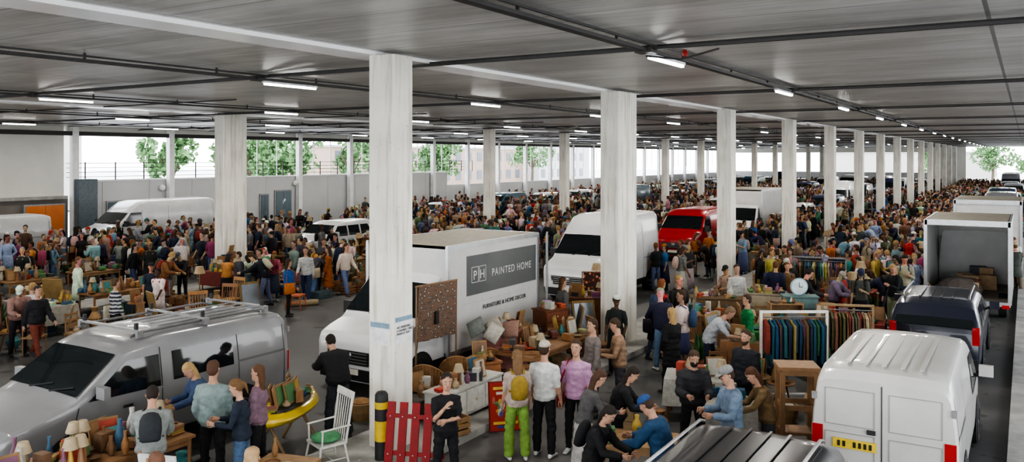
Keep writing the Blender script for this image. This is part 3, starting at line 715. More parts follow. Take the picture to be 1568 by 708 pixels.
    if hs != 'bald':
        hr_ = [(-.065, .050, .048, -.042), (-.03, .073, .07, -.036), (.02, .080, .083, -.025), (.06, .083, .094, -.010), (.095, .070, .083, -.008), (.125, .034, .044, -.01)]
        if lod == 2: hr_ = [hr_[0], hr_[2], hr_[3], hr_[5]]
        Hh.rings([(hc + hu*z + hf*o_, hx, hf, rx, ry) for z, rx, ry, o_ in hr_], nh)
        if hs in ('long', 'mid'):
            dn = .30 if hs == 'long' else .15; bk = V((0, -1, 0)); bk = R @ bk
            dl = (V((0, 0, -1)) + (spine(.3)[0] - nb).normalized()).normalized() if P.get('lean', 0) < 40 else V((0, .2, -1)).normalized()
            p0 = hc + bk*.05 - hu*.0
            Hh.tube([p0 + hu*.03, p0 - hu*.06 + bk*.012, p0 - hu*.08 + bk*.03 + dl*dn*.5, p0 - hu*.08 + bk*.035 + dl*dn], [(.078, .05), (.085, .045), (.085, .035), (.045, .02)], nl, tuple(hx))
        if hs == 'bun': Hh.ball(hc - hf*.075 + hu*.085, .042, 8, 5)
        if hs == 'pony': Hh.tube([hc - hf*.085 + hu*.05, hc - hf*.135 + hu*.0, hc - hf*.13 - hu*.16], [.025, .032, .012], 6)
    if sp.get('cap'):
        D.set(E2); D.rings([(hc + hu*z + hf*o_, hx, hf, rx, ry) for z, rx, ry, o_ in [(.045, .089, .104, -.006), (.08, .088, .102, -.006), (.115, .07, .08, -.008), (.135, .03, .035, -.01)]], 12 if lod == 0 else 7)
        if sp['cap'] != 'beanie': D.rings([(hc + hu*.055 + hf*.07, hx, hu, .07, .010), (hc + hu*.048 + hf*.13, hx, hu, .065, .008), (hc + hu*.038 + hf*.165, hx, hu, .03, .005)], 10 if lod == 0 else 6)
    if lod < 2:
        D.set(SK); D.rings([(hc + hf*.082 + hu*.02, hx, hu, .008, .006), (hc + hf*.098 - hu*.012, hx, hu, .012, .010), (hc + hf*.105 - hu*.028, hx, hu, .016, .009), (hc + hf*.088 - hu*.036, hx, hu, .012, .005)], 6)
        for s in (-1, 1):
            D.set(SK); D.tube([hc + hx*s*.070 - hu*.025, hc + hx*s*.080 + hu*.0 - hf*.004, hc + hx*s*.076 + hu*.022 - hf*.006], [(.006, .010), (.009, .017), (.006, .011)], 6, tuple(hx))
            if lod == 0: D.set(EW); D.ball(hc + hx*s*.030 + hf*.080 + hu*.002, (.014, .010, .009), 8, 4)
            D.set(DK); D.ball(hc + hx*s*.030 + hf*(.087 if lod == 0 else .083) + hu*.002, (.007, .005, .008) if lod == 0 else (.012, .01, .009), 6, 4)
            D.set(HR); D.tube([hc + hx*s*.046 + hf*.076 + hu*.022, hc + hx*s*.03 + hf*.087 + hu*.028, hc + hx*s*.014 + hf*.088 + hu*.024], [.003, .0042, .003], 5)
        D.set(LP); D.tube([hc - hx*.024 + hf*.080 - hu*.064, hc + hf*.090 - hu*.062, hc + hx*.024 + hf*.080 - hu*.064], [.003, .0065, .003], 6, (0, 0, 1))
        if sp.get('beard'): D.set(HR); D.rings([(hc + hu*z + hf*o_, hx, hf, rx, ry) for z, rx, ry, o_ in [(-.132, .02, .026, .05), (-.11, .046, .052, .038), (-.078, .062, .068, .022), (-.055, .066, .066, .016)]], 12)
        if sp.get('mask'): D.set(DK); D.rings([(hc + hu*z + hf*o_, hx, hf, rx, ry) for z, rx, ry, o_ in [(-.105, .05, .05, .046), (-.06, .062, .072, .026), (-.022, .055, .08, .02)]], 12)
    if sp.get('pack'):
        p, a = spine(.28); bkv = V((0, -math.cos(a), math.sin(a))); upv = V((0, math.sin(a), math.cos(a))); c = p + bkv * (.20 + coat)
        D.set(EX); D.rings([(c + upv*z, V((1, 0, 0)), bkv, rx, ry) for z, rx, ry in [(-.20, .09, .05), (-.18, .125, .075), (-.05, .14, .09), (.08, .13, .08), (.15, .09, .05), (.17, .04, .03)]], 10 if lod == 0 else 6)
        for s in (-1, 1):
            p1, _ = spine(.46); D.tube([p1 + V((s*.09, -.12, .0)), p1 + V((s*.10, .0, .065)), p1 + V((s*.105, .115, -.04)), spine(.22)[0] + V((s*.13, .06, 0)), spine(.18)[0] + V((s*.14, -.1, 0))], [(.02, .008)]*5, 5)
    if sp.get('tote'):
        s = 1 if sp['tote'] != 'l' else -1
        D.set(EX); c = V((s * .25, -.02, -.02)); D.rings([(c + V((0, 0, z)), V((0, 1, 0)), V((-1, 0, 0)), rx, ry) for z, rx, ry in [(-.20, .14, .03), (-.18, .17, .05), (0, .17, .04), (.14, .16, .015)]], 8 if lod < 2 else 5)
        sh, _ = spine(.46); D.tube([c + V((0, .10, .13)), sh + V((s*.12, .07, .0)), sh + V((s*.12, -.0, .06)), sh + V((s*.12, -.07, 0)), c + V((0, -.10, .13))], [(.012, .006)]*5, 4)
    mz = min(a.z for a in ank) - .072
    sc = sp.get('H', 1.75) / 1.745
    for X in (B, D): X.v = [((p[0]) * sc, p[1] * sc, (p[2] - mz) * sc) for p in X.v]
    return B, D

def pal(sp):
    return {SK: sp.get('skin', (.48, .285, .20)), HR: sp.get('hc', (.06, .035, .02)), TP: sp.get('top', (.1, .1, .1)), BT: sp.get('bot', (.03, .035, .05)), SH: sp.get('shoe', (.05, .05, .05)),
            EX: sp.get('ex', (.3, .2, .1)), EW: (.7, .68, .65), DK: (.02, .02, .02), LP: (.34, .12, .10), E2: sp.get('capc', (.3, .3, .3))}

def person(name, x, y, hd, **sp):
    B, D = human(sp, 0); P = pal(sp); strip = sp.get('stripes')
    me = bpy.data.meshes.new("tmp"); me.from_pydata(B.v, [], B.f); o = bpy.data.objects.new("tmp", me); COLL.objects.link(o)
    md = o.modifiers.new("r", 'REMESH'); md.mode = 'VOXEL'; md.voxel_size = .0125; md.use_smooth_shade = True
    sm = o.modifiers.new("s", 'SMOOTH'); sm.iterations = 2; sm.factor = .5
    dg = bpy.context.evaluated_depsgraph_get(); ev = o.evaluated_get(dg); m2 = ev.to_mesh()
    out = MB(); out.mat = 'cloth'
    if len(m2.vertices) > 500:
        tree_ = BVHTree.FromPolygons([V(p) for p in B.v], B.f)
        vs = [v.co.copy() for v in m2.vertices]; fs = [tuple(p.vertices) for p in m2.polygons]
        vid = []
        sd = V((x * 3, y * 3, 0))
        for c in vs:
            r_ = tree_.find_nearest(c); vid.append(B.c[r_[2]] if r_[2] is not None else TP)
        for i, c in enumerate(vs):
            if vid[i] in (TP, BT):
                q = (c + sd); a = noise.noise(V((q.x*8, q.y*8, q.z*17))) * .016 + noise.noise(q*28) * .004
                c += V((c.x, c.y, 0)).normalized() * a
            elif vid[i] == HR:
                q = (c + sd); c += V((c.x, c.y, .02)).normalized() * noise.noise(V((q.x*30, q.y*30, q.z*12))) * .008
        out.v = [tuple(c) for c in vs]; out.f = fs
        for f in fs:
            ids = [vid[i] for i in f]; k = max(set(ids), key=ids.count); cc = P[k]
            if strip and k == TP and int(vs[f[0]].z * 22) % 2: cc = strip
            out.c.append(cc); out.m.append('cloth')
    else:
        out.v = list(B.v); out.f = list(B.f); out.c = [P[c] for c in B.c]; out.m = ['cloth'] * len(B.f)
    ev.to_mesh_clear(); bpy.data.objects.remove(o); bpy.data.meshes.remove(me)
    of = len(out.v); out.v += D.v; out.f += [tuple(i + of for i in f) for f in D.f]; out.c += [P[c] for c in D.c]; out.m += ['cloth'] * len(D.f)
    block(x - .22, x + .22, y - .22, y + .22, .06)
    return out.obj(name, (x, y, sp.get('z', 0.)), rad(hd), ang=0)

BLK = (.012, .012, .014); NAVY = (.02, .03, .06); JEAN = (.08, .14, .24); WH = (.58, .58, .56)
A_, L_, T_, R_ = 32, 122, 212, -58
person("woman_in_black_top", -6.76, 9.15, T_ + 15, sex='f', H=1.68, pose='face', top=BLK, bot=BLK, hair='pony', short=True, hc=(.03, .02, .015))
person("woman_in_green_trousers", -6.60, 10.75, A_ + 10, sex='f', H=1.68, pose='stand', top=(.45, .37, .32), bot=(.20, .34, .07), baggy=.03, hair='long', hc=(.2, .12, .06), short=True, pack=True, ex=(.32, .22, .04), shoe=WH)
person("man_in_white_tshirt", -6.32, 11.1, A_ - 25, H=1.78, pose='stand', top=WH, bot=BLK, hair='short', cap='cap', capc=(.45, .4, .32), short=True, shoe=WH, baggy=.012)
person("man_in_lilac_tshirt", -5.95, 11.45, T_ - 20, H=1.78, pose='stand', top=(.46, .26, .40), bot=BLK, hair='short', short=True, tote=True, ex=(.45, .02, .03), shoe=WH)
person("man_in_checked_shirt", -6.55, 13.25, T_ - 70, H=1.75, pose='stand', top=(.20, .17, .16), bot=(.08, .08, .1), hair='short')
person("man_in_tan_shirt", -6.2, 13.6, L_, H=1.75, pose='hold', top=(.30, .19, .12), bot=(.05, .05, .06), hair='short')
person("woman_in_grey_cardigan", -5.30, 10.45, R_ + 10, sex='f', H=1.66, pose='browse', top=(.10, .095, .095), bot=(.38, .36, .34), skirt=.6, hair='long', hc=(.08, .04, .025))
person("woman_in_black_jacket", -5.05, 11.0, R_ - 10, sex='f', H=1.64, pose='browse', top=BLK, bot=BLK, hair='long', hc=(.03, .02, .015), coat=.02)
person("dark_haired_woman_browsing", -4.6, 9.3, T_ + 60, sex='f', H=1.6, pose='browse', top=BLK, bot=BLK, hair='mid', hc=(.02, .015, .012), coat=.015, ex=BLK, pack=True)
person("man_in_blue_cap", -3.85, 9.75, L_ - 30, H=1.66, pose='browse', top=(.02, .07, .15), bot=(.2, .15, .1), hair='short', cap='cap', capc=(.03, .08, .22), coat=.03)
person("man_in_grey_cap", -3.45, 11.3, L_ + 10, H=1.75, pose='hold', top=(.16, .22, .30), bot=(.06, .07, .1), hair='short', cap='cap', capc=(.25, .25, .25), coat=.01)
person("masked_man_in_black_jacket", -4.3, 12.1, T_, H=1.72, pose='hold', top=(.03, .03, .035), bot=BLK, hair='short', mask=True, coat=.03)
person("man_in_dark_coat", -3.95, 13.7, T_ - 50, H=1.76, pose='stand', top=(.02, .022, .03), bot=BLK, hair='short', beard=True, coat=.025, hem=-.1)
person("woman_in_brown_jumper", -3.15, 12.0, L_, sex='f', H=1.66, pose='browse', top=(.17, .11, .05), bot=(.05, .05, .06), hair='mid', hc=(.09, .04, .02))
person("blonde_woman_in_black_coat", -5.9, 15.4, A_ + 30, sex='f', H=1.68, pose='stand2', top=BLK, bot=BLK, hair='mid', hc=(.40, .27, .12), longcoat=.35, coat=.02)
person("stallholder_bending", -5.45, 16.3, R_ - 20, H=1.78, pose='stoop', top=(.45, .48, .51), bot=NAVY, hair='short', short=True, hc=(.2, .13, .08))
person("man_in_green_jacket", -5.05, 17.6, L_, H=1.7, pose='stand', top=(.02, .20, .06), bot=(.3, .28, .25), hair='short')
person("woman_in_grey_coat", -9.6, 17.75, R_ + 20, sex='f', H=1.7, pose='stand', top=(.14, .14, .135), bot=(.04, .04, .05), hair='mid', hc=(.12, .06, .03), longcoat=.4, coat=.02)
person("man_in_grey_sweatshirt", -9.65, 7.6, A_ - 5, H=1.78, pose='stand2', top=(.22, .29, .28), bot=BLK, hair='short', hc=(.10, .05, .03), coat=.015)
person("woman_in_navy_top", -9.0, 7.55, L_ + 5, sex='f', H=1.64, pose='hold', top=(.02, .03, .05), bot=JEAN, hair='pony', hc=(.16, .09, .04))
person("man_with_backpack", -9.45, 6.5, A_ + 20, H=1.7, pose='browse', top=(.25, .27, .26), bot=(.05, .05, .06), hair='short', hc=(.03, .02, .015), pack=True, ex=(.03, .035, .04), coat=.02)
person("blonde_woman_browsing", -10.5, 8.1, L_ + 40, sex='f', H=1.62, pose='browse', top=(.05, .08, .16), bot=BLK, hair='long', hc=(.40, .27, .12), coat=.02)
person("woman_with_brown_hair", -9.3, 8.1, L_, sex='f', H=1.66, pose='stand', top=(.22, .14, .18), bot=BLK, hair='long', hc=(.12, .06, .03))
person("man_in_black_hoodie", -9.62, 10.05, L_ - 60, H=1.78, pose='stoop', top=BLK, bot=(.03, .035, .045), hair='short', hc=(.02, .015, .01), coat=.03, baggy=.02)
person("shopper_with_fair_hair", -6.7, 5.75, A_, sex='f', H=1.66, pose='stand', top=(.5, .45, .4), bot=BLK, hair='mid', hc=(.4, .27, .15))
person("shopper_with_brown_hair", -7.4, 5.15, A_ + 40, H=1.66, pose='stand', top=(.3, .2, .2), bot=BLK, hair='short', hc=(.16, .08, .05))
person("man_in_rust_trousers", -19.2, 10.3, T_ + 60, H=1.74, pose='walk', top=(.02, .02, .025), bot=(.20, .05, .03), hair='short', coat=.02, hc=(.03, .02, .02))
person("woman_in_striped_top", -18.7, 11.9, A_ - 40, sex='f', H=1.7, pose='stand', top=(.55, .55, .54), stripes=(.03, .03, .05), bot=BLK, hair='bun', tote='l', ex=(.5, .45, .34), hc=(.1, .06, .03))
person("woman_in_blue_jacket", -18.2, 16.95, R_ + 30, sex='f', H=1.68, pose='stand2', top=(.02, .09, .28), bot=BLK, hair='mid', coat=.02, tote=True, ex=(.5, .16, .03))
person("man_in_white_shirt", -19.6, 19.0, T_, H=1.78, pose='walk2', top=(.5, .5, .48), bot=(.03, .05, .12), hair='short')
person("man_in_dark_suit", -20.9, 21.1, T_ + 20, H=1.82, pose='hold', top=(.06, .065, .08), bot=BLK, hair='short', coat=.02)
person("man_in_navy_coat", -20.5, 17.9, T_ - 50, H=1.76, pose='stand', top=(.015, .02, .035), bot=BLK, hair='short', coat=.03, hem=-.12)
person("man_in_black_coat", -16.9, 7.6, R_, H=1.76, pose='walk', top=BLK, bot=BLK, hair='short', coat=.03)
person("man_with_red_scarf", -6.6, 22.0, T_, H=1.75, pose='stand', top=(.5, .5, .48), bot=NAVY, hair='short')
person("woman_in_rust_dress", -19.8, 20.2, L_, sex='f', H=1.66, pose='stand', top=(.36, .11, .025), bot=(.36, .11, .025), skirt=.55, dress=True, hair='long')

# ------------------------------------------------------------------ furniture and stalls
GC = [(.46, .42, .34), (.30, .15, .06), (.40, .25, .12), (.06, .14, .22), (.42, .07, .04), (.10, .22, .09), (.52, .36, .08), (.52, .51, .46), (.05, .05, .06), (.22, .1, .16), (.07, .24, .24), (.22, .13, .08), (.32, .2, .11), (.38, .30, .19), (.26, .12, .05), (.35, .2, .09), (.18, .1, .05)]
def goods(b, rnd, w, d, z, n, tall=1.):
    for _ in range(n):
        x = rnd.uniform(-w/2 + .08, w/2 - .08); y = rnd.uniform(-d/2 + .08, d/2 - .08)
        c = rnd.choice(GC)
        b.set(c, 'matte'); k = rnd.random()
        if k < .35:
            r = rnd.uniform(.035, .08); h = rnd.uniform(.1, .28) * tall
            b.lathe((x, y, z), [(r*.6, 0), (r, h*.25), (r*.95, h*.5), (r*.4, h*.78), (r*.5, h), (r*.35, h)], 10)
        elif k < .5: b.lathe((x, y, z), [(.04, 0), (.05, .01), (.1, .035), (.11, .04), (.09, .03)], 12)
        elif k < .68:
            q = rnd.uniform(0, 3)
            for i in range(rnd.randint(2, 5)): b.set(tuple(min(.8, v * rnd.uniform(.6, 1.6)) for v in c), 'matte'); b.box((x, y, z + .015 + .03*i), (.14, .2, .028), rz=q + rnd.uniform(-.2, .2))
        elif k < .84: h = rnd.uniform(.08, .25); b.box((x, y, z + h/2), (rnd.uniform(.1, .25), rnd.uniform(.1, .25), h), rz=rnd.uniform(0, 3))
        elif k < .88:
            b.tube([(x, y, z), (x, y, z + .02), (x, y, z + .22*tall)], [.06, .05, .012], 8); b.set((.42, .34, .22), 'matte'); b.lathe((x, y, z + .2*tall), [(.10, 0), (.06, .13)], 10)
        else:
            q = rnd.uniform(-.4, .4); b.set((.3, .18, .08), 'matte'); b.box((x, y, z + .17), (.3, .02, .34), rz=q, tilt=-.2); b.set(c, 'matte'); b.box((x, y - .012, z + .17), (.24, .02, .28), rz=q, tilt=-.2)

def stall(name, x, y, w, d, rz=0., cloth=None, seed=0, n=18, z=.75, under=True, tall=1.):
    rnd = random.Random(seed * 13 + 5); b = MB(); wood = rnd.choice([(.28, .15, .07), (.36, .22, .11), (.19, .09, .045)])
    b.set(wood, 'matte'); b.box((0, 0, z - .02), (w, d, .04))
    for sx_ in (-1, 1):
        for sy in (-1, 1): b.tube([(sx_*(w/2-.06), sy*(d/2-.06), 0), (sx_*(w/2-.06), sy*(d/2-.06), z - .03)], [.022, .03], 8)
        b.box((0, sx_*(d/2 - .06), z - .09), (w - .12, .02, .09))
    if cloth:
        b.set(cloth, 'cloth'); K = 40; per = [(-w/2, -d/2), (w/2, -d/2), (w/2, d/2), (-w/2, d/2)]
        pts = []
        for q in range(4):
            p, r = per[q], per[(q+1) % 4]
            for i in range(10): pts.append((p[0] + (r[0]-p[0])*i/10, p[1] + (r[1]-p[1])*i/10))
        top_ = [(px*1.01, py*1.01, z + .008) for px, py in pts]; bt = [(px*(1.05 + .03*math.sin(i*2.3)), py*(1.05 + .05*math.sin(i*2.3)), z - .45) for i, (px, py) in enumerate(pts)]
        b.add(top_ + bt, [tuple(range(K))] + [(i, i + K, (i+1) % K + K, (i+1) % K) for i in range(K)])
    goods(b, rnd, w, d, z + .01, n, tall)
    if under:
        for _ in range(int(w * 1.6)):
            c = rnd.choice([(.4, .28, .16), (.15, .12, .1), (.4, .4, .4), (.08, .14, .2)]); b.set(c, 'matte'); h = rnd.uniform(.2, .35)
            b.box((rnd.uniform(-w/2 + .3, w/2 - .3), rnd.uniform(-d*.15, d*.15), h/2), (.4, .3, h), rz=rnd.uniform(-.3, .3))
    c_, s_ = abs(math.cos(rz)), abs(math.sin(rz)); hw, hd_ = (w*c_ + d*s_)/2, (w*s_ + d*c_)/2
    block(x - hw, x + hw, y - hd_, y + hd_, .12)
    return b.obj(name, (x, y, 0), rz)
HP = math.pi / 2
stall("ceramics_stall", -10.3, 6.05, 2.8, .95, HP, None, 1, 95, tall=1.4)
stall("bric_a_brac_table", -8.55, 15.0, 2.6, .95, HP, None, 2, 42, z=.75)
stall("wooden_table", -4.55, 10.55, 1.1, .7, .3, None, 3, 6)
stall("white_cloth_table", -4.75, 14.2, 1.5, .8, .3, (.45, .45, .41), 4, 20)
stall("green_cloth_table", -4.6, 18.9, 1.8, 1.0, .2, (.05, .20, .045), 5, 26)
stall("trinket_table", -6.9, 19.9, 1.6, .8, .2, None, 6, 26)
stall("jewellery_table", -3.6, 20.9, 1.6, .8, .1, (.3, .06, .05), 7, 26)
stall("pottery_table", -5.9, 22.9, 2.0, .8, .0, None, 8, 26)
stall("book_table", -4.1, 12.9, 1.0, .6, .4, (.35, .33, .3), 9, 10)
rs_ = random.Random(11)
for i in range(40):
    x = rs_.choice([-19.6, -22.3, -27, -30.5]) + rs_.uniform(-.5, .5); y = rs_.uniform(5, 42)
    if blocked(x, y, 1.0): continue
    stall("market_stall_table", x, y, rs_.uniform(1.5, 2.4), .85, rs_.choice([0, HP]), rs_.choice([None, None, None, (.4, .38, .33), (.25, .06, .05), (.07, .1, .2)]), 20 + i, 36, tall=1.5)
for i in range(44):
    x = rs_.choice([-4.6, -6.6, -10.2, -3.9, -16.5]) + rs_.uniform(-.4, .4); y = rs_.uniform(24, 75)
    if blocked(x, y, 1.0): continue
    stall("market_stall_table", x, y, rs_.uniform(1.5, 2.2), .85, rs_.choice([0, HP]), rs_.choice([None, None, (.4, .38, .33), (.28, .07, .05)]), 60 + i, 30, tall=1.5)

def chair(name, x, y, rz, col, rocking=False, cushion=None, back=.55):
    b = MB(); b.set(col, 'matte'); sh = .44
    vs = [(-.23, -.22), (.23, -.22), (.21, .22), (-.21, .22)]
    b.add([(px, py, z) for z in (sh - .035, sh) for px, py in vs], [(3, 2, 1, 0), (4, 5, 6, 7), (0, 1, 5, 4), (1, 2, 6, 5), (2, 3, 7, 6), (3, 0, 4, 7)])
    for px, py in vs: b.tube([(px*.85, py*.85, sh), (px*1.05, py*1.15, .05 if rocking else 0)], [.018, .014], 8)
    for s in (-1, 1): b.tube([(s*.21, -.2, .2), (s*.2, .2, .2)], .01, 6)
    b.tube([(-.2, 0, .2), (.2, 0, .2)], .01, 6)
    for i in range(7):
        q = -.19 + .38*i/6; b.tube([(q, .20, sh), (q*1.1, .30, sh + back)], .009, 6)
    for s in (-1, 1): b.tube([(s*.21, .2, sh - .02), (s*.235, .31, sh + back + .03)], .016, 8)
    b.box((0, .305, sh + back), (.5, .03, .1), tilt=-.18)
    if rocking:
        for s in (-1, 1):
            b.tube([(s*.235, -.42 + .84*i/8, .02 + .10*((i-4)/4)**2) for i in range(9)], (.014), 6)
            b.tube([(s*.24, -.2, sh + .22), (s*.25, .25, sh + .24)], [(.028, .012)]*2, 6); b.tube([(s*.22, -.18, sh), (s*.24, -.18, sh + .22)], .013, 6)
    if cushion: b.set(cushion, 'cloth'); b.ball((0, -.02, sh + .06), (.23, .22, .065), 14, 7)
    block(x-.25, x+.25, y-.25, y+.25, .05)
    return b.obj(name, (x, y, 0), rz)
chair("white_rocking_chair", -8.75, 8.9, rad(-20), (.62, .62, .57), True, (.10, .30, .14), back=.66)
for i, (x, y, r, c) in enumerate([(-18.6, 14.2, 1, (.4, .2, .08)), (-19.2, 13.2, 2.2, (.35, .2, .1)), (-19.1, 15.4, .3, (.3, .15, .07)), (-20, 16.4, 0, (.45, .25, .1)), (-8.1, 16.9, 2.5, (.25, .13, .06)), (-6.3, 18.2, 1, (.3, .16, .08)), (-18.9, 17.9, 2, (.5, .12, .04)), (-5.7, 20.2, 2, (.35, .2, .1)), (-10.05, 19.2, 1, (.3, .18, .08))]): chair("wooden_chair", x, y, r, c)

def wicker(x, y, rz, z=0):
    b = MB(); b.set((.30, .165, .075), 'matte')
    b.lathe((0, 0, 0), [(.27, 0), (.24, .12), (.27, .36), (.28, .40), (.05, .41)], 18)
    for i in range(22):
        a = math.pi * (-.12 + 1.24 * i / 21); h = .40 + .34 * max(0, math.sin(a)) + .12
        b.tube([(.27*math.cos(a), .27*math.sin(a), .36), (.34*math.cos(a), .34*math.sin(a), h)], [(.03, .012)]*2, 6, (-math.sin(a), math.cos(a), 0))
    for kk in (.35, .7, 1.0):
        b.tube([((.27 + .07*kk)*math.cos(math.pi*(-.12 + 1.24*i/14)), (.27 + .07*kk)*math.sin(math.pi*(-.12 + 1.24*i/14)), .37 + (.15 + .34*max(0, math.sin(math.pi*(-.12 + 1.24*i/14))))*kk) for i in range(15)], .018 if kk == 1 else .012, 6, (0, 0, 1))
    b.set((.5, .48, .4), 'cloth'); b.ball((0, 0, .43), (.22, .22, .05), 12, 6)
    block(x-.3, x+.3, y-.3, y+.3, .05)
    return b.obj("wicker_armchair", (x, y, z), rz)
wicker(-9.35, 12.15, rad(200)); wicker(-9.3, 12.95, rad(215)); wicker(-9.25, 13.75, rad(230))

def cabinet(name, x, y, w, d, h, col, rz=0., drawers=3, z=0., legs=.08, cols=1, top=True):
    b = MB(); b.set(col, 'matte'); b.box((0, 0, legs + (h-legs)/2), (w, d, h - legs)); b.box((0, 0, h), (w + .05, d + .05, .03))
    for sx_ in (-1, 1):
        for sy in (-1, 1): b.box((sx_*(w/2-.04), sy*(d/2-.04), legs/2), (.05, .05, legs))
    dh = (h - legs - .06) / drawers
    for k in range(drawers):
        for c in range(cols):
            cx = -w/2 + w*(c + .5)/cols
            b.set(tuple(v*1.15 for v in col), 'matte'); b.box((cx, -d/2 - .008, legs + .03 + dh*(k + .5)), (w/cols - .05, .02, dh - .03))
            b.set((.5, .4, .2), 'metal'); b.ball((cx, -d/2 - .03, legs + .03 + dh*(k+.5)), .02, 6, 4)
    if top: goods(b, random.Random(int(x*97 + y*31)), w, d, h + .016, int(5 + w*5), 1.1)
    block(x - w/2, x + w/2, y - d/2, y + d/2, .1)
    return b.obj(name, (x, y, z), rz, smooth=False)
cabinet("white_sideboard", -8.35, 11.85, 1.7, .45, .55, (.56, .56, .52), HP, 1, z=.12, cols=3)
cabinet("pink_chest_of_drawers", -9.35, 14.75, .8, .5, .95, (.45, .20, .18), rad(60), 4)
cabinet("pine_chest", -8.75, 13.05, .5, .45, .75, (.36, .16, .07), rad(60), 3)
cabinet("green_trunk", -9.35, 15.9, .8, .5, .6, (.08, .15, .05), rad(70), 2)
cabinet("brown_dresser", -9.75, 19.2, 1.2, .5, 1.0, (.20, .09, .045), rad(20), 3, cols=2)
cabinet("wooden_cabinet", -6.9, 21.2, 1.3, .5, .95, (.16, .10, .05), rad(20), 2, cols=2)
cabinet("mahogany_cabinet", -9.4, 16.8, .7, .45, 1.1, (.18, .06, .025), rad(70), 4)
cabinet("low_wooden_box", -9.0, 11.2, 1.2, .5, .45, (.12, .11, .1), HP, 1)
cabinet("painted_bookcase", -5.7, 21.6, 1.0, .35, 1.1, (.35, .3, .22), rad(10), 3)

b = MB(); b.set((.36, .21, .11), 'matte'); b.box((0, 0, 1.36), (.62, .5, .05)); b.box((0, 0, 1.29), (.55, .44, .08))
for sx_ in (-1, 1):
    for sy in (-1, 1): b.box((sx_*.25, sy*.2, .65), (.07, .07, 1.3))
b.box((0, 0, .35), (.5, .4, .04)); b.box((0, -.2, .75), (.5, .02, .08)); b.box((0, .2, .75), (.5, .02, .08)); b.box((.25, 0, .75), (.02, .4, .08)); b.box((-.25, 0, .75), (.02, .4, .08))
b.obj("tall_wooden_stand", (-3.05, 13.3, 0), rad(25), smooth=False); block(-3.6, -2.5, 12.3, 13.8)

def rack(name, x, y, rz, w, h, seed, cols, frame=(.7, .7, .68), n=26):
    rnd = random.Random(seed); b = MB(); b.set(frame, 'matte')
    for s in (-1, 1): b.box((s*w/2, 0, h/2), (.045, .045, h)); b.box((s*w/2, 0, .03), (.05, .5, .04))
    b.box((0, 0, h), (w + .05, .045, .045)); b.box((0, 0, .12), (w, .03, .03)); b.set((.4,)*3, 'metal'); b.tube([(-w/2, 0, h - .1), (w/2, 0, h - .1)], .012, 6)
    q = -w/2 + .08
    while q < w/2 - .08:
        c = rnd.choice(cols); c = tuple(v*rnd.uniform(.7, 1.2) for v in c); b.set(c, 'cloth'); ln = rnd.uniform(.55, .95); t_ = rnd.uniform(.012, .03)
        o = rnd.uniform(-.04, .04); ws = rnd.uniform(.85, 1.1)
        vs = []
        prof = [(0, -.14), (.06, -.17), (.22, -.24), (.24, -.5), (.20, -.14 - ln), (-.21, -.16 - ln), (-.23, -.5), (-.22, -.24), (-.06, -.17)]
        for s in (-1, 1):
            for py, pz in prof: vs.append((q + s*t_ + rnd.uniform(-.012, .012), py*ws + o, h + pz + rnd.uniform(-.01, .01)))
        m = len(prof); b.add(vs, [tuple(range(m))[::-1], tuple(range(m, 2*m))] + [(i_, (i_+1) % m, (i_+1) % m + m, i_ + m) for i_ in range(m)])
        b.set((.3,)*3, 'metal'); b.tube([(q, 0, h - .09), (q, 0, h - .15)], .004, 4)
        q += t_*2 + rnd.uniform(.005, .04)
    block(x-w/2, x+w/2, y-.3, y+.3, .1)
    return b.obj(name, (x, y, 0), rz, smooth=False)
CL = [(.02, .07, .14), (.02, .03, .06), (.25, .04, .04), (.04, .14, .07), (.35, .3, .08), (.03, .03, .035), (.12, .05, .1), (.3, .28, .25), (.03, .14, .16), (.3, .12, .03), (.12, .07, .04)]
rack("clothes_rail", -3.75, 16.15, rad(32), 1.25, 1.68, 1, CL)
rack("coat_rail", -3.2, 18.5, rad(20), 1.0, 1.5, 2, [(.2, .12, .07), (.3, .2, .1), (.3, .05, .04), (.12, .12, .06), (.3, .25, .18)], (.3, .2, .1))
rack("clothes_rail", -5.3, 26.0, rad(10), 1.5, 1.6, 3, CL, (.2,)*3)

b = MB(); b.set((.2, .35, .4), 'matte'); b.rings([(V((0, y_, 0)), V((1, 0, 0)), V((0, 0, 1)), r, r) for y_, r in ((.04, .2), (-.03, .22), (-.04, .19))], 24)
b.set((.6, .68, .7), 'matte'); b.rings([(V((0, y_, 0)), V((1, 0, 0)), V((0, 0, 1)), .19, .19) for y_ in (-.035, -.045)], 24); b.set((.02,)*3, 'matte'); b.box((0, -.05, .05), (.012, .006, .12)); b.box((.04, -.05, .0), (.09, .006, .012))
b.obj("wall_clock", (-4.75, 20.95, 1.44), rad(32)); cabinet("painted_chest", -4.75, 21.05, .8, .4, 1.2, (.12, .2, .2), rad(25), 4, top=False)

def bollard(x, y, z=.12):
    b = MB(); b.set((.03, .03, .03), 'matte'); b.lathe((0, 0, 0), [(.10, 0), (.10, .28)], 16); b.set((.6, .42, .03), 'matte'); b.lathe((0, 0, .28), [(.101, 0), (.101, .3)], 16)
    b.set((.03, .03, .03), 'matte'); b.lathe((0, 0, .58), [(.10, 0), (.10, .18)], 16); b.set((.6, .42, .03), 'matte'); b.lathe((0, 0, .76), [(.101, 0), (.101, .1)], 16); b.set((.03,)*3, 'matte'); b.lathe((0, 0, .86), [(.10, 0), (.098, .1), (.07, .14), (.02, .155)], 16)
    b.obj("striped_bollard", (x, y, z))
bollard(-8.15, 9.42); bollard(-8.12, 17.55)
n_ = empty("pillar_notice", (-8.205, 10.0, 1.95), 0)
simple_box("paper", (0, 0, 0), (.01, .42, .42), 'matte', (.7, .7, .7), n_)
text("NO PARKING\nLOADING ONLY\nMARKET DAY", .05, (.007, -.17, .02), RT, n_, M['ink_k'])
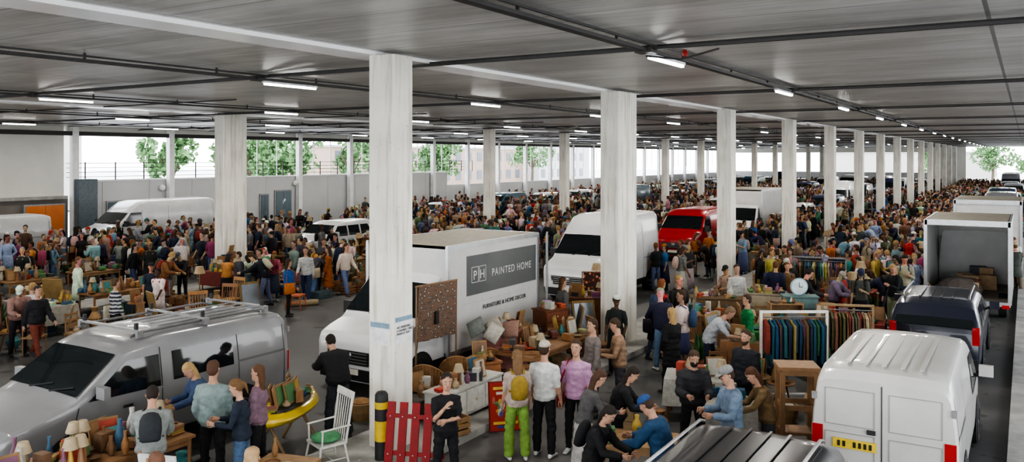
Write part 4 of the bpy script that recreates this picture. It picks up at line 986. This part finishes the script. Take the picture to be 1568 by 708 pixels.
simple_box("header", (.006, 0, .16), (.006, .40, .07), 'matte', (.2, .3, .38), n_)
n2 = empty("pillar_notice", (-8.46, 9.745, 1.9), 0); simple_box("paper", (0, 0, 0), (.4, .01, .36), 'matte', (.7, .7, .7), n2); simple_box("header", (0, -.006, .12), (.38, .006, .08), 'matte', (.2, .3, .38), n2)
b = MB(); b.set((.26, .004, .005), 'matte')
for i in range(5): b.box((-.38 + .19*i, 0, .52), (.12, .03, 1.0), tilt=-.2)
b.box((0, .06, .82), (.9, .04, .06), tilt=-.2); b.box((0, -.02, .3), (.9, .04, .06), tilt=-.2)
b.set((.5, .5, .5), 'metal')
for i in range(5):
    for z in (.3, .82): b.ball((-.38 + .19*i, -.02 + (z-.52)*.2 - .02, z), .012, 6, 4)
b.obj("red_slatted_shutter", (-7.55, 9.45, .0), rad(20), smooth=False); block(-8, -7.1, 9.2, 9.8)
b = MB(); b.set((.2, .02, .015), 'matte'); b.box((0, .02, .42), (.56, .02, .82), tilt=-.15)
b.set((.38, .03, .018), 'matte'); b.box((0, 0, .42), (.52, .01, .78), tilt=-.15)
for z, c, w in ((.72, (.65, .45, .08), .4), (.64, (.6, .55, .45), .3), (.16, (.65, .45, .08), .42), (.1, (.05, .05, .2), .3)): b.set(c, 'matte'); b.box((0, -.012 + (z-.42)*.15, z), (w, .008, .045), tilt=-.15)
rp = random.Random(4)
for i in range(16):
    b.set(rp.choice([(.6, .35, .08), (.55, .5, .4), (.1, .1, .3), (.1, .25, .12), (.5, .15, .1)]), 'matte'); zz = rp.uniform(.24, .58); b.ball((rp.uniform(-.2, .2), -.01 + (zz-.42)*.15, zz), (rp.uniform(.02, .05), .01, rp.uniform(.03, .08)), 8, 5)
b.obj("circus_poster", (-7.45, 11.75, 0), rad(45), smooth=False); block(-7.9, -7.2, 11.4, 12.1)
b = MB(); b.set((.55, .40, .02), 'paint'); rs2 = []
for i in range(13):
    t = -1 + i / 6; w = .36 * (1 - abs(t)**3.2) + .015; rs2.append((V((t*1.0, 0, .62 + .05*t*t)), V((0, 1, 0)), V((0, 0, 1)), w, .13 * (1 - .55*abs(t)**3)))
b.rings(rs2, 14); b.set((.04, .035, .03), 'matte'); b.ball((0, 0, .72), (.78, .29, .05), 16, 6)
for s in (-.5, .5): b.set((.3, .2, .1), 'matte'); b.tube([(s, -.3, 0), (s, 0, .52)], .025, 6); b.tube([(s, .3, 0), (s, 0, .52)], .025, 6)
goods(b, random.Random(5), 1.3, .5, .75, 34, .5); b.obj("yellow_kayak", (-9.95, 9.2, 0), rad(110)); block(-10.4, -9.5, 8.3, 10.2)
stall("coffee_table", -8.65, 8.0, .8, .55, rad(15), None, 44, 3, z=.42, under=False)
chair("white_wire_chair", -8.95, 6.45, rad(200), (.6, .6, .6))
def rug(x, y, rz, w, h, m, z=0, zb=.1):
    b = MB(); b.set((.5, .5, .5), m); vs = []; K = 14
    for i in range(K + 1):
        q = -w/2 + w*i/K
        for j in range(7): vs.append((q, .03*math.sin(i*1.3) + .05*(1 - j/6), zb + (h - zb)*j/6))
    fs = [(i*7 + j, (i+1)*7 + j, (i+1)*7 + j + 1, i*7 + j + 1) for i in range(K) for j in range(6)]
    b.add(vs, fs); b.set((.25, .15, .08), 'matte'); b.tube([(-w/2 - .05, .03, h), (w/2 + .05, .03, h)], .02, 8)
    for s in (-1, 1): b.tube([(s*(w/2 + .03), .05, 0), (s*(w/2+.03), .03, h)], .018, 6)
    b.obj("hanging_rug", (x, y, z), rz)
rug(-9.95, 13.2, rad(84), 1.1, 2.1, 'rug2', zb=1.0); rug(-10.0, 20.6, rad(28), .85, 1.45, 'rug1', zb=.3)
b = MB()
for i, (c, p) in enumerate([((.42, .38, .32), (0, 0, .2)), ((.3, .18, .14), (.35, .1, .18)), ((.45, .43, .38), (.2, -.3, .16)), ((.2, .22, .2), (-.3, -.2, .2))]): b.set(c, 'cloth'); b.xf = Matrix.Translation(V(p)) @ Matrix.Rotation(rad(60), 4, 'X') @ Matrix.Rotation(i, 4, 'Z'); b.ball((0, 0, 0), (.26, .26, .09), 4, 6)
b.xf = None; b.obj("pile_of_cushions", (-9.35, 14.3, .9), 0)

def junk_item(b, rnd, low=False):
    k = rnd.choice([0, 1, 2, 3, 5, 6, 7, 8, 10, 10, 11, 0, 1, 4, 9] if not low else [0, 1, 2, 3, 6, 7, 10]); c = rnd.choice(GC); w = rnd.choice([(.28, .14, .06), (.18, .09, .04), (.36, .22, .11)])
    if k == 0:
        b.set(w, 'matte')
        for z in (.05, .15, .25): b.box((0, -.15, z), (.45, .015, .07)); b.box((0, .15, z), (.45, .015, .07)); b.box((.22, 0, z), (.015, .3, .07)); b.box((-.22, 0, z), (.015, .3, .07))
        b.box((0, 0, .02), (.44, .3, .015)); goods(b, rnd, .4, .26, .04, 7, 1.2)
    elif k == 1:
        b.set(w, 'matte'); b.lathe((0, 0, .5), [(.24, 0), (.25, .015), (.24, .03)], 16)
        for a in (0, 2.1, 4.2): b.tube([(.08*math.cos(a), .08*math.sin(a), .5), (.2*math.cos(a), .2*math.sin(a), 0)], [.018, .014], 6)
        goods(b, rnd, .3, .3, .53, 3)
    elif k == 2: b.set(rnd.choice([(.2, .1, .05), (.06, .1, .12), (.12, .03, .03)]), 'matte'); b.box((0, 0, .12), (.6, .4, .22)); b.set((.4, .35, .2), 'metal'); b.box((.2, -.205, .12), (.04, .015, .05)); b.box((-.2, -.205, .12), (.04, .015, .05)); b.tube([(-.08, -.21, .14), (0, -.25, .15), (.08, -.21, .14)], .012, 5)
    elif k == 3: b.set(c, 'matte'); h = rnd.uniform(.3, .6); b.lathe((0, 0, 0), [(.09, 0), (.15, h*.3), (.16, h*.5), (.07, h*.8), (.1, h), (.07, h)], 14)
    elif k == 4: b.set((.25, .2, .1), 'metal'); b.tube([(0, 0, 0), (0, 0, .03), (0, 0, 1.35)], [.14, .03, .012], 10); b.set((.38, .28, .16), 'matte'); b.lathe((0, 0, 1.3), [(.16, 0), (.10, .2)], 14)
    elif k == 5: b.set((.3, .2, .08), 'matte'); b.box((0, 0, .5), (.6, .04, 1.0), tilt=-.2); b.set((.3, .33, .36), 'metal'); b.box((0, -.022, .5), (.5, .02, .88), tilt=-.2)
    elif k == 6:
        b.set((.30, .19, .09), 'matte'); b.lathe((0, 0, 0), [(.18, 0), (.23, .15), (.24, .3), (.2, .3), (.18, .26)], 16); b.set(c, 'cloth'); b.ball((0, 0, .28), (.17, .17, .09), 10, 5)
    elif k == 7:
        for i in range(2): b.set((.33, .23, .13), 'matte'); b.box((rnd.uniform(-.05, .05), 0, .14 + .27*i), (.4, .34, .26), rz=rnd.uniform(-.2, .2))
    elif k == 8: b.set(c, 'cloth'); b.tube([(-.5, 0, .09), (.5, .1, .09)], .09, 12)
    elif k == 9:
        b.set((.3, .12, .06), 'matte'); b.lathe((0, 0, 0), [(.1, 0), (.15, .25), (.14, .25)], 12)
        for i in range(26):
            a = rnd.uniform(0, 6.28); r = rnd.uniform(.1, .35); h = rnd.uniform(.4, .85); g = rnd.uniform(.6, 1.4); b.set((.05*g, .14*g, .04*g), 'matte'); p = V((r*math.cos(a), r*math.sin(a), h)); t_ = V((-math.sin(a), math.cos(a), 0))*.04
            b.add([V((0, 0, .25)), p*.75 + t_, p, p*.75 - t_], [(0, 1, 2, 3)])
    elif k == 10:
        b.set(w, 'matte'); b.box((0, 0, .42), (.42, .4, .04))
        for sx_ in (-1, 1):
            for sy in (-1, 1): b.tube([(sx_*.18, sy*.17, 0), (sx_*.18, sy*.17, .42 if sy < 0 else .9)], [.014, .018], 6)
        for z in (.6, .72, .85): b.box((0, .17, z), (.36, .02, .06))
        goods(b, rnd, .3, .3, .44, 3)
    else:
        b.set(w, 'matte'); h = rnd.uniform(.7, 1.15)
        b.box((-.38, 0, h/2), (.03, .28, h)); b.box((.38, 0, h/2), (.03, .28, h)); b.box((0, .13, h/2), (.74, .02, h))
        nS = int(h / .33)
        for i in range(nS + 1): b.set(w, 'matte'); b.box((0, 0, .04 + i*(h-.06)/nS), (.74, .27, .025)); goods(b, rnd, .68, .18, .055 + i*(h-.06)/nS, 5, .7)
def heap(x0, x1, y0, y1, n, seed, ok=None, low=False):
    rnd = random.Random(seed); b = MB(); placed = []
    for _ in range(n * 12):
        if len(placed) >= n: break
        x, y = rnd.uniform(x0, x1), rnd.uniform(y0, y1)
        if blocked(x, y, .12) or (ok and not ok(x, y)) or any((x-p)**2 + (y-q)**2 < .25 for p, q in placed): continue
        placed.append((x, y)); zz = .12 if abs(x + 8.45) < .75 or abs(x + 24.6) < .75 else 0
        b.xf = Matrix.Translation(V((x, y, zz))) @ Matrix.Rotation(rnd.uniform(0, 6.28), 4, 'Z'); junk_item(b, rnd, low)
    b.xf = None
    if placed:
        b.obj("pile_of_bric_a_brac", smooth=False)
        for x, y in placed: block(x - .2, x + .2, y - .2, y + .2, .06)
heap(-10.0, -7.9, 10.9, 18.2, 44, 1)
heap(-5.7, -2.9, 12.6, 15.6, 16, 2, low=True)
heap(-7.2, -2.8, 16.3, 23, 80, 3, ok=lambda x, y: x > -6.0 or y > 18.5)
heap(-24.0, -18.9, 5, 30, 120, 4)
heap(-33, -25.6, 8, 40, 90, 5)
heap(-7.3, -3.2, 23, 42, 120, 6)
heap(-10.8, -9.6, 17.9, 22.4, 8, 7)
heap(-23, -15, 26, 48, 70, 8)
heap(-10.9, -8.2, 4.6, 9.0, 12, 10, low=True)

# ------------------------------------------------------------------ crowds
tp_specs = []
for sx_ in ('m', 'f'):
    for po in ('stand', 'stand2', 'walk', 'walk2', 'browse', 'phone', 'hold', 'hips', 'stoop', 'stand', 'browse'):
        for kk in range(2):
            rr = random.Random(len(tp_specs)); s = dict(sex=sx_, pose=po, hair=rr.choice(['short', 'short', 'short', 'bald', 'mid']) if sx_ == 'm' else rr.choice(['long', 'mid', 'pony', 'bun', 'long']), coat=rr.choice([0, .015, .03]), short=rr.random() < .35, hy=rr.uniform(-30, 30))
            q = rr.random()
            if q < .3: s['pack'] = True
            elif q < .6: s['tote'] = rr.choice(['l', 'r'])
            if rr.random() < .2: s['cap'] = 'cap'
            if sx_ == 'f' and rr.random() < .3: s['skirt'] = rr.choice([.4, .6, .75])
            elif rr.random() < .3: s['longcoat'] = .4
            if rr.random() < .25: s['baggy'] = .02
            tp_specs.append(s)
def template(sp, lod):
    B, D = human(sp, lod); v = np.array(B.v + D.v, dtype=np.float32); o = len(B.v)
    fs = B.f + [tuple(i + o for i in f) for f in D.f]; ids = np.array(B.c + D.c)
    return v, np.concatenate([np.array(f) for f in fs]), np.array([len(f) for f in fs]), ids
T1 = [template(s, 1) for s in tp_specs]; T2 = [template(s, 2) for s in tp_specs]
TOPS = [(.016, .016, .019)]*10 + [(.022, .03, .06)]*4 + [(.07, .07, .075)]*3 + [(.62, .61, .58)]*6 + [(.36, .30, .23)]*3 + [(.18, .19, .20)]*2 + [(.22, .11, .05), (.40, .04, .03), (.04, .13, .32), (.07, .19, .10), (.45, .22, .24), (.45, .28, .07), (.14, .22, .32), (.26, .24, .24), (.12, .08, .05), (.38, .44, .5), (.42, .14, .03), (.28, .19, .12), (.14, .18, .10), (.5, .40, .32), (.26, .38, .5), (.03, .2, .2), (.3, .06, .12)]
BOTS = [(.016, .016, .019)]*6 + [(.05, .075, .13)]*3 + [(.12, .19, .28)]*2 + [(.16, .12, .08), (.32, .27, .2), (.07, .07, .075), (.36, .35, .32)]
HAIRS = [(.016, .012, .009)]*4 + [(.06, .03, .015)]*5 + [(.13, .065, .03)]*4 + [(.36, .23, .10)]*2 + [(.26, .24, .22), (.2, .065, .02)]
SKINS = [(.52, .32, .23)]*5 + [(.42, .24, .16)]*2 + [(.22, .11, .07), (.10, .05, .035), (.56, .37, .28)]
def crowd(name, pts, tpl, seed):
    rnd = random.Random(seed); vs = []; ls = []; ct = []; cs = []; off = 0
    for (x, y, hd) in pts:
        t = rnd.choice(tpl); s = rnd.uniform(.90, 1.07); c, s_ = math.cos(hd), math.sin(hd); v = t[0] * s
        w = np.empty_like(v); w[:, 0] = v[:, 0]*c - v[:, 1]*s_ + x; w[:, 1] = v[:, 0]*s_ + v[:, 1]*c + y; w[:, 2] = v[:, 2]
        vs.append(w); ls.append(t[1] + off); ct.append(t[2]); off += len(v)
        j = lambda q: [min(.8, max(.005, a * rnd.uniform(.8, 1.2))) for a in q]
        P = np.array([j(rnd.choice(SKINS)), rnd.choice(HAIRS), j(rnd.choice(TOPS)), j(rnd.choice(BOTS)), rnd.choice([(.03, .03, .03), (.5, .5, .48), (.12, .06, .04)]), j(rnd.choice([(.02, .02, .02), (.45, .4, .3), (.25, .04, .03), (.05, .08, .16), (.22, .12, .06)])), (.7, .7, .7), (.02, .02, .02), (.3, .12, .1), j(rnd.choice(TOPS))], dtype=np.float32)
        cs.append(np.repeat(P[t[3]], t[2], axis=0))
    vs = np.concatenate(vs); ls = np.concatenate(ls).astype(np.int32); ct = np.concatenate(ct); cs = np.concatenate(cs)
    me = bpy.data.meshes.new(name); me.vertices.add(len(vs)); me.vertices.foreach_set("co", vs.ravel()); me.loops.add(len(ls)); me.loops.foreach_set("vertex_index", ls)
    me.polygons.add(len(ct)); st = np.concatenate([[0], np.cumsum(ct)[:-1]]).astype(np.int32); me.polygons.foreach_set("loop_start", st)
    me.update(calc_edges=True); me.polygons.foreach_set("use_smooth", np.ones(len(ct), dtype=bool))
    ca = me.color_attributes.new("Col", 'FLOAT_COLOR', 'CORNER'); ca.data.foreach_set("color", np.concatenate([cs, np.ones((len(cs), 1), dtype=np.float32)], axis=1).astype(np.float32).ravel())
    me.materials.append(M['cloth']); o = bpy.data.objects.new(name, me); COLL.objects.link(o); print(name, len(pts), len(vs)); return o
def scatter(x0, x1, y0, y1, dens, seed, mind=.42, extra=None):
    rnd = random.Random(seed); n = int((x1-x0)*(y1-y0)*dens); out = []; grid = {}
    for _ in range(n * 3):
        if len(out) >= n: break
        x, y = rnd.uniform(x0, x1), rnd.uniform(y0, y1)
        if blocked(x, y): continue
        if extra and not extra(x, y): continue
        if noise.noise(V((x*.45 + seed*7, y*.45, 0))) < -.22: continue
        k = (int(x // mind), int(y // mind))
        if any((k[0]+i, k[1]+j) in grid and (grid[(k[0]+i, k[1]+j)][0]-x)**2 + (grid[(k[0]+i, k[1]+j)][1]-y)**2 < mind**2 for i in (-1, 0, 1) for j in (-1, 0, 1)): continue
        grid[k] = (x, y); out.append((x, y, rnd.uniform(0, 6.283)))
    return out
crowd("crowd_of_shoppers", scatter(-35, -18.6, 5, 44, .62, 1, extra=lambda x, y: x < -19.0 - .07*(22-y) and abs(x + 24.6) > .9), T1, 1)
crowd("crowd_of_shoppers", scatter(-23.6, -14.3, 25, 60, .68, 2, extra=lambda x, y: y > 25 + (x + 14) * -.4), T1, 2)
crowd("crowd_of_shoppers", scatter(-7.4, -.3, 21.5, 60, 1.0, 3, extra=lambda x, y: x < -2.8 or y > 32.7), T1, 3)
crowd("crowd_of_shoppers", scatter(-11, -9.3, 25, 60, .7, 4), T1, 4)
crowd("crowd_of_shoppers", scatter(-7.4, -2.9, 15.5, 21.5, .4, 9), T1, 9)
crowd("distant_crowd", scatter(-40, -9.5, 60, 132, .6, 5), T2, 5)
crowd("distant_crowd", scatter(-7.4, 5, 60, 132, 1.0, 6), T2, 6)
crowd("distant_crowd", scatter(-40, -25.6, 44, 60, .55, 7), T1, 7)
crowd("distant_crowd", scatter(-14, -9.5, 38, 60, .75, 8), T1, 8)

# ------------------------------------------------------------------ world, camera
w = bpy.data.worlds.new("World"); scene.world = w; w.use_nodes = True; nt = w.node_tree; bg = nt.nodes["Background"]
tc = N(nt, "ShaderNodeTexCoord"); sp_ = N(nt, "ShaderNodeSeparateXYZ"); nt.links.new(tc.outputs["Generated"], sp_.inputs[0])
c = ramp(nt, sp_.outputs[2], [(0., (.90, .90, .90)), (.5, (.84, .89, .98))]); nt.links.new(c, bg.inputs[0]); bg.inputs[1].default_value = 5.0
cam = bpy.data.cameras.new("camera"); co = bpy.data.objects.new("camera", cam); COLL.objects.link(co)
co.location = (0, 0, 4.6); co.rotation_euler = (rad(90), 0, rad(31.9)); cam.sensor_width = 36; cam.lens = 36 * 1266 / 1568; cam.shift_y = -.0714; cam.clip_end = 600; cam.clip_start = .1
scene.camera = co
try:
    scene.view_settings.view_transform = 'AgX'; scene.view_settings.look = 'AgX - High Contrast'; scene.view_settings.exposure = .12
except Exception as e: print(e)
print("done")
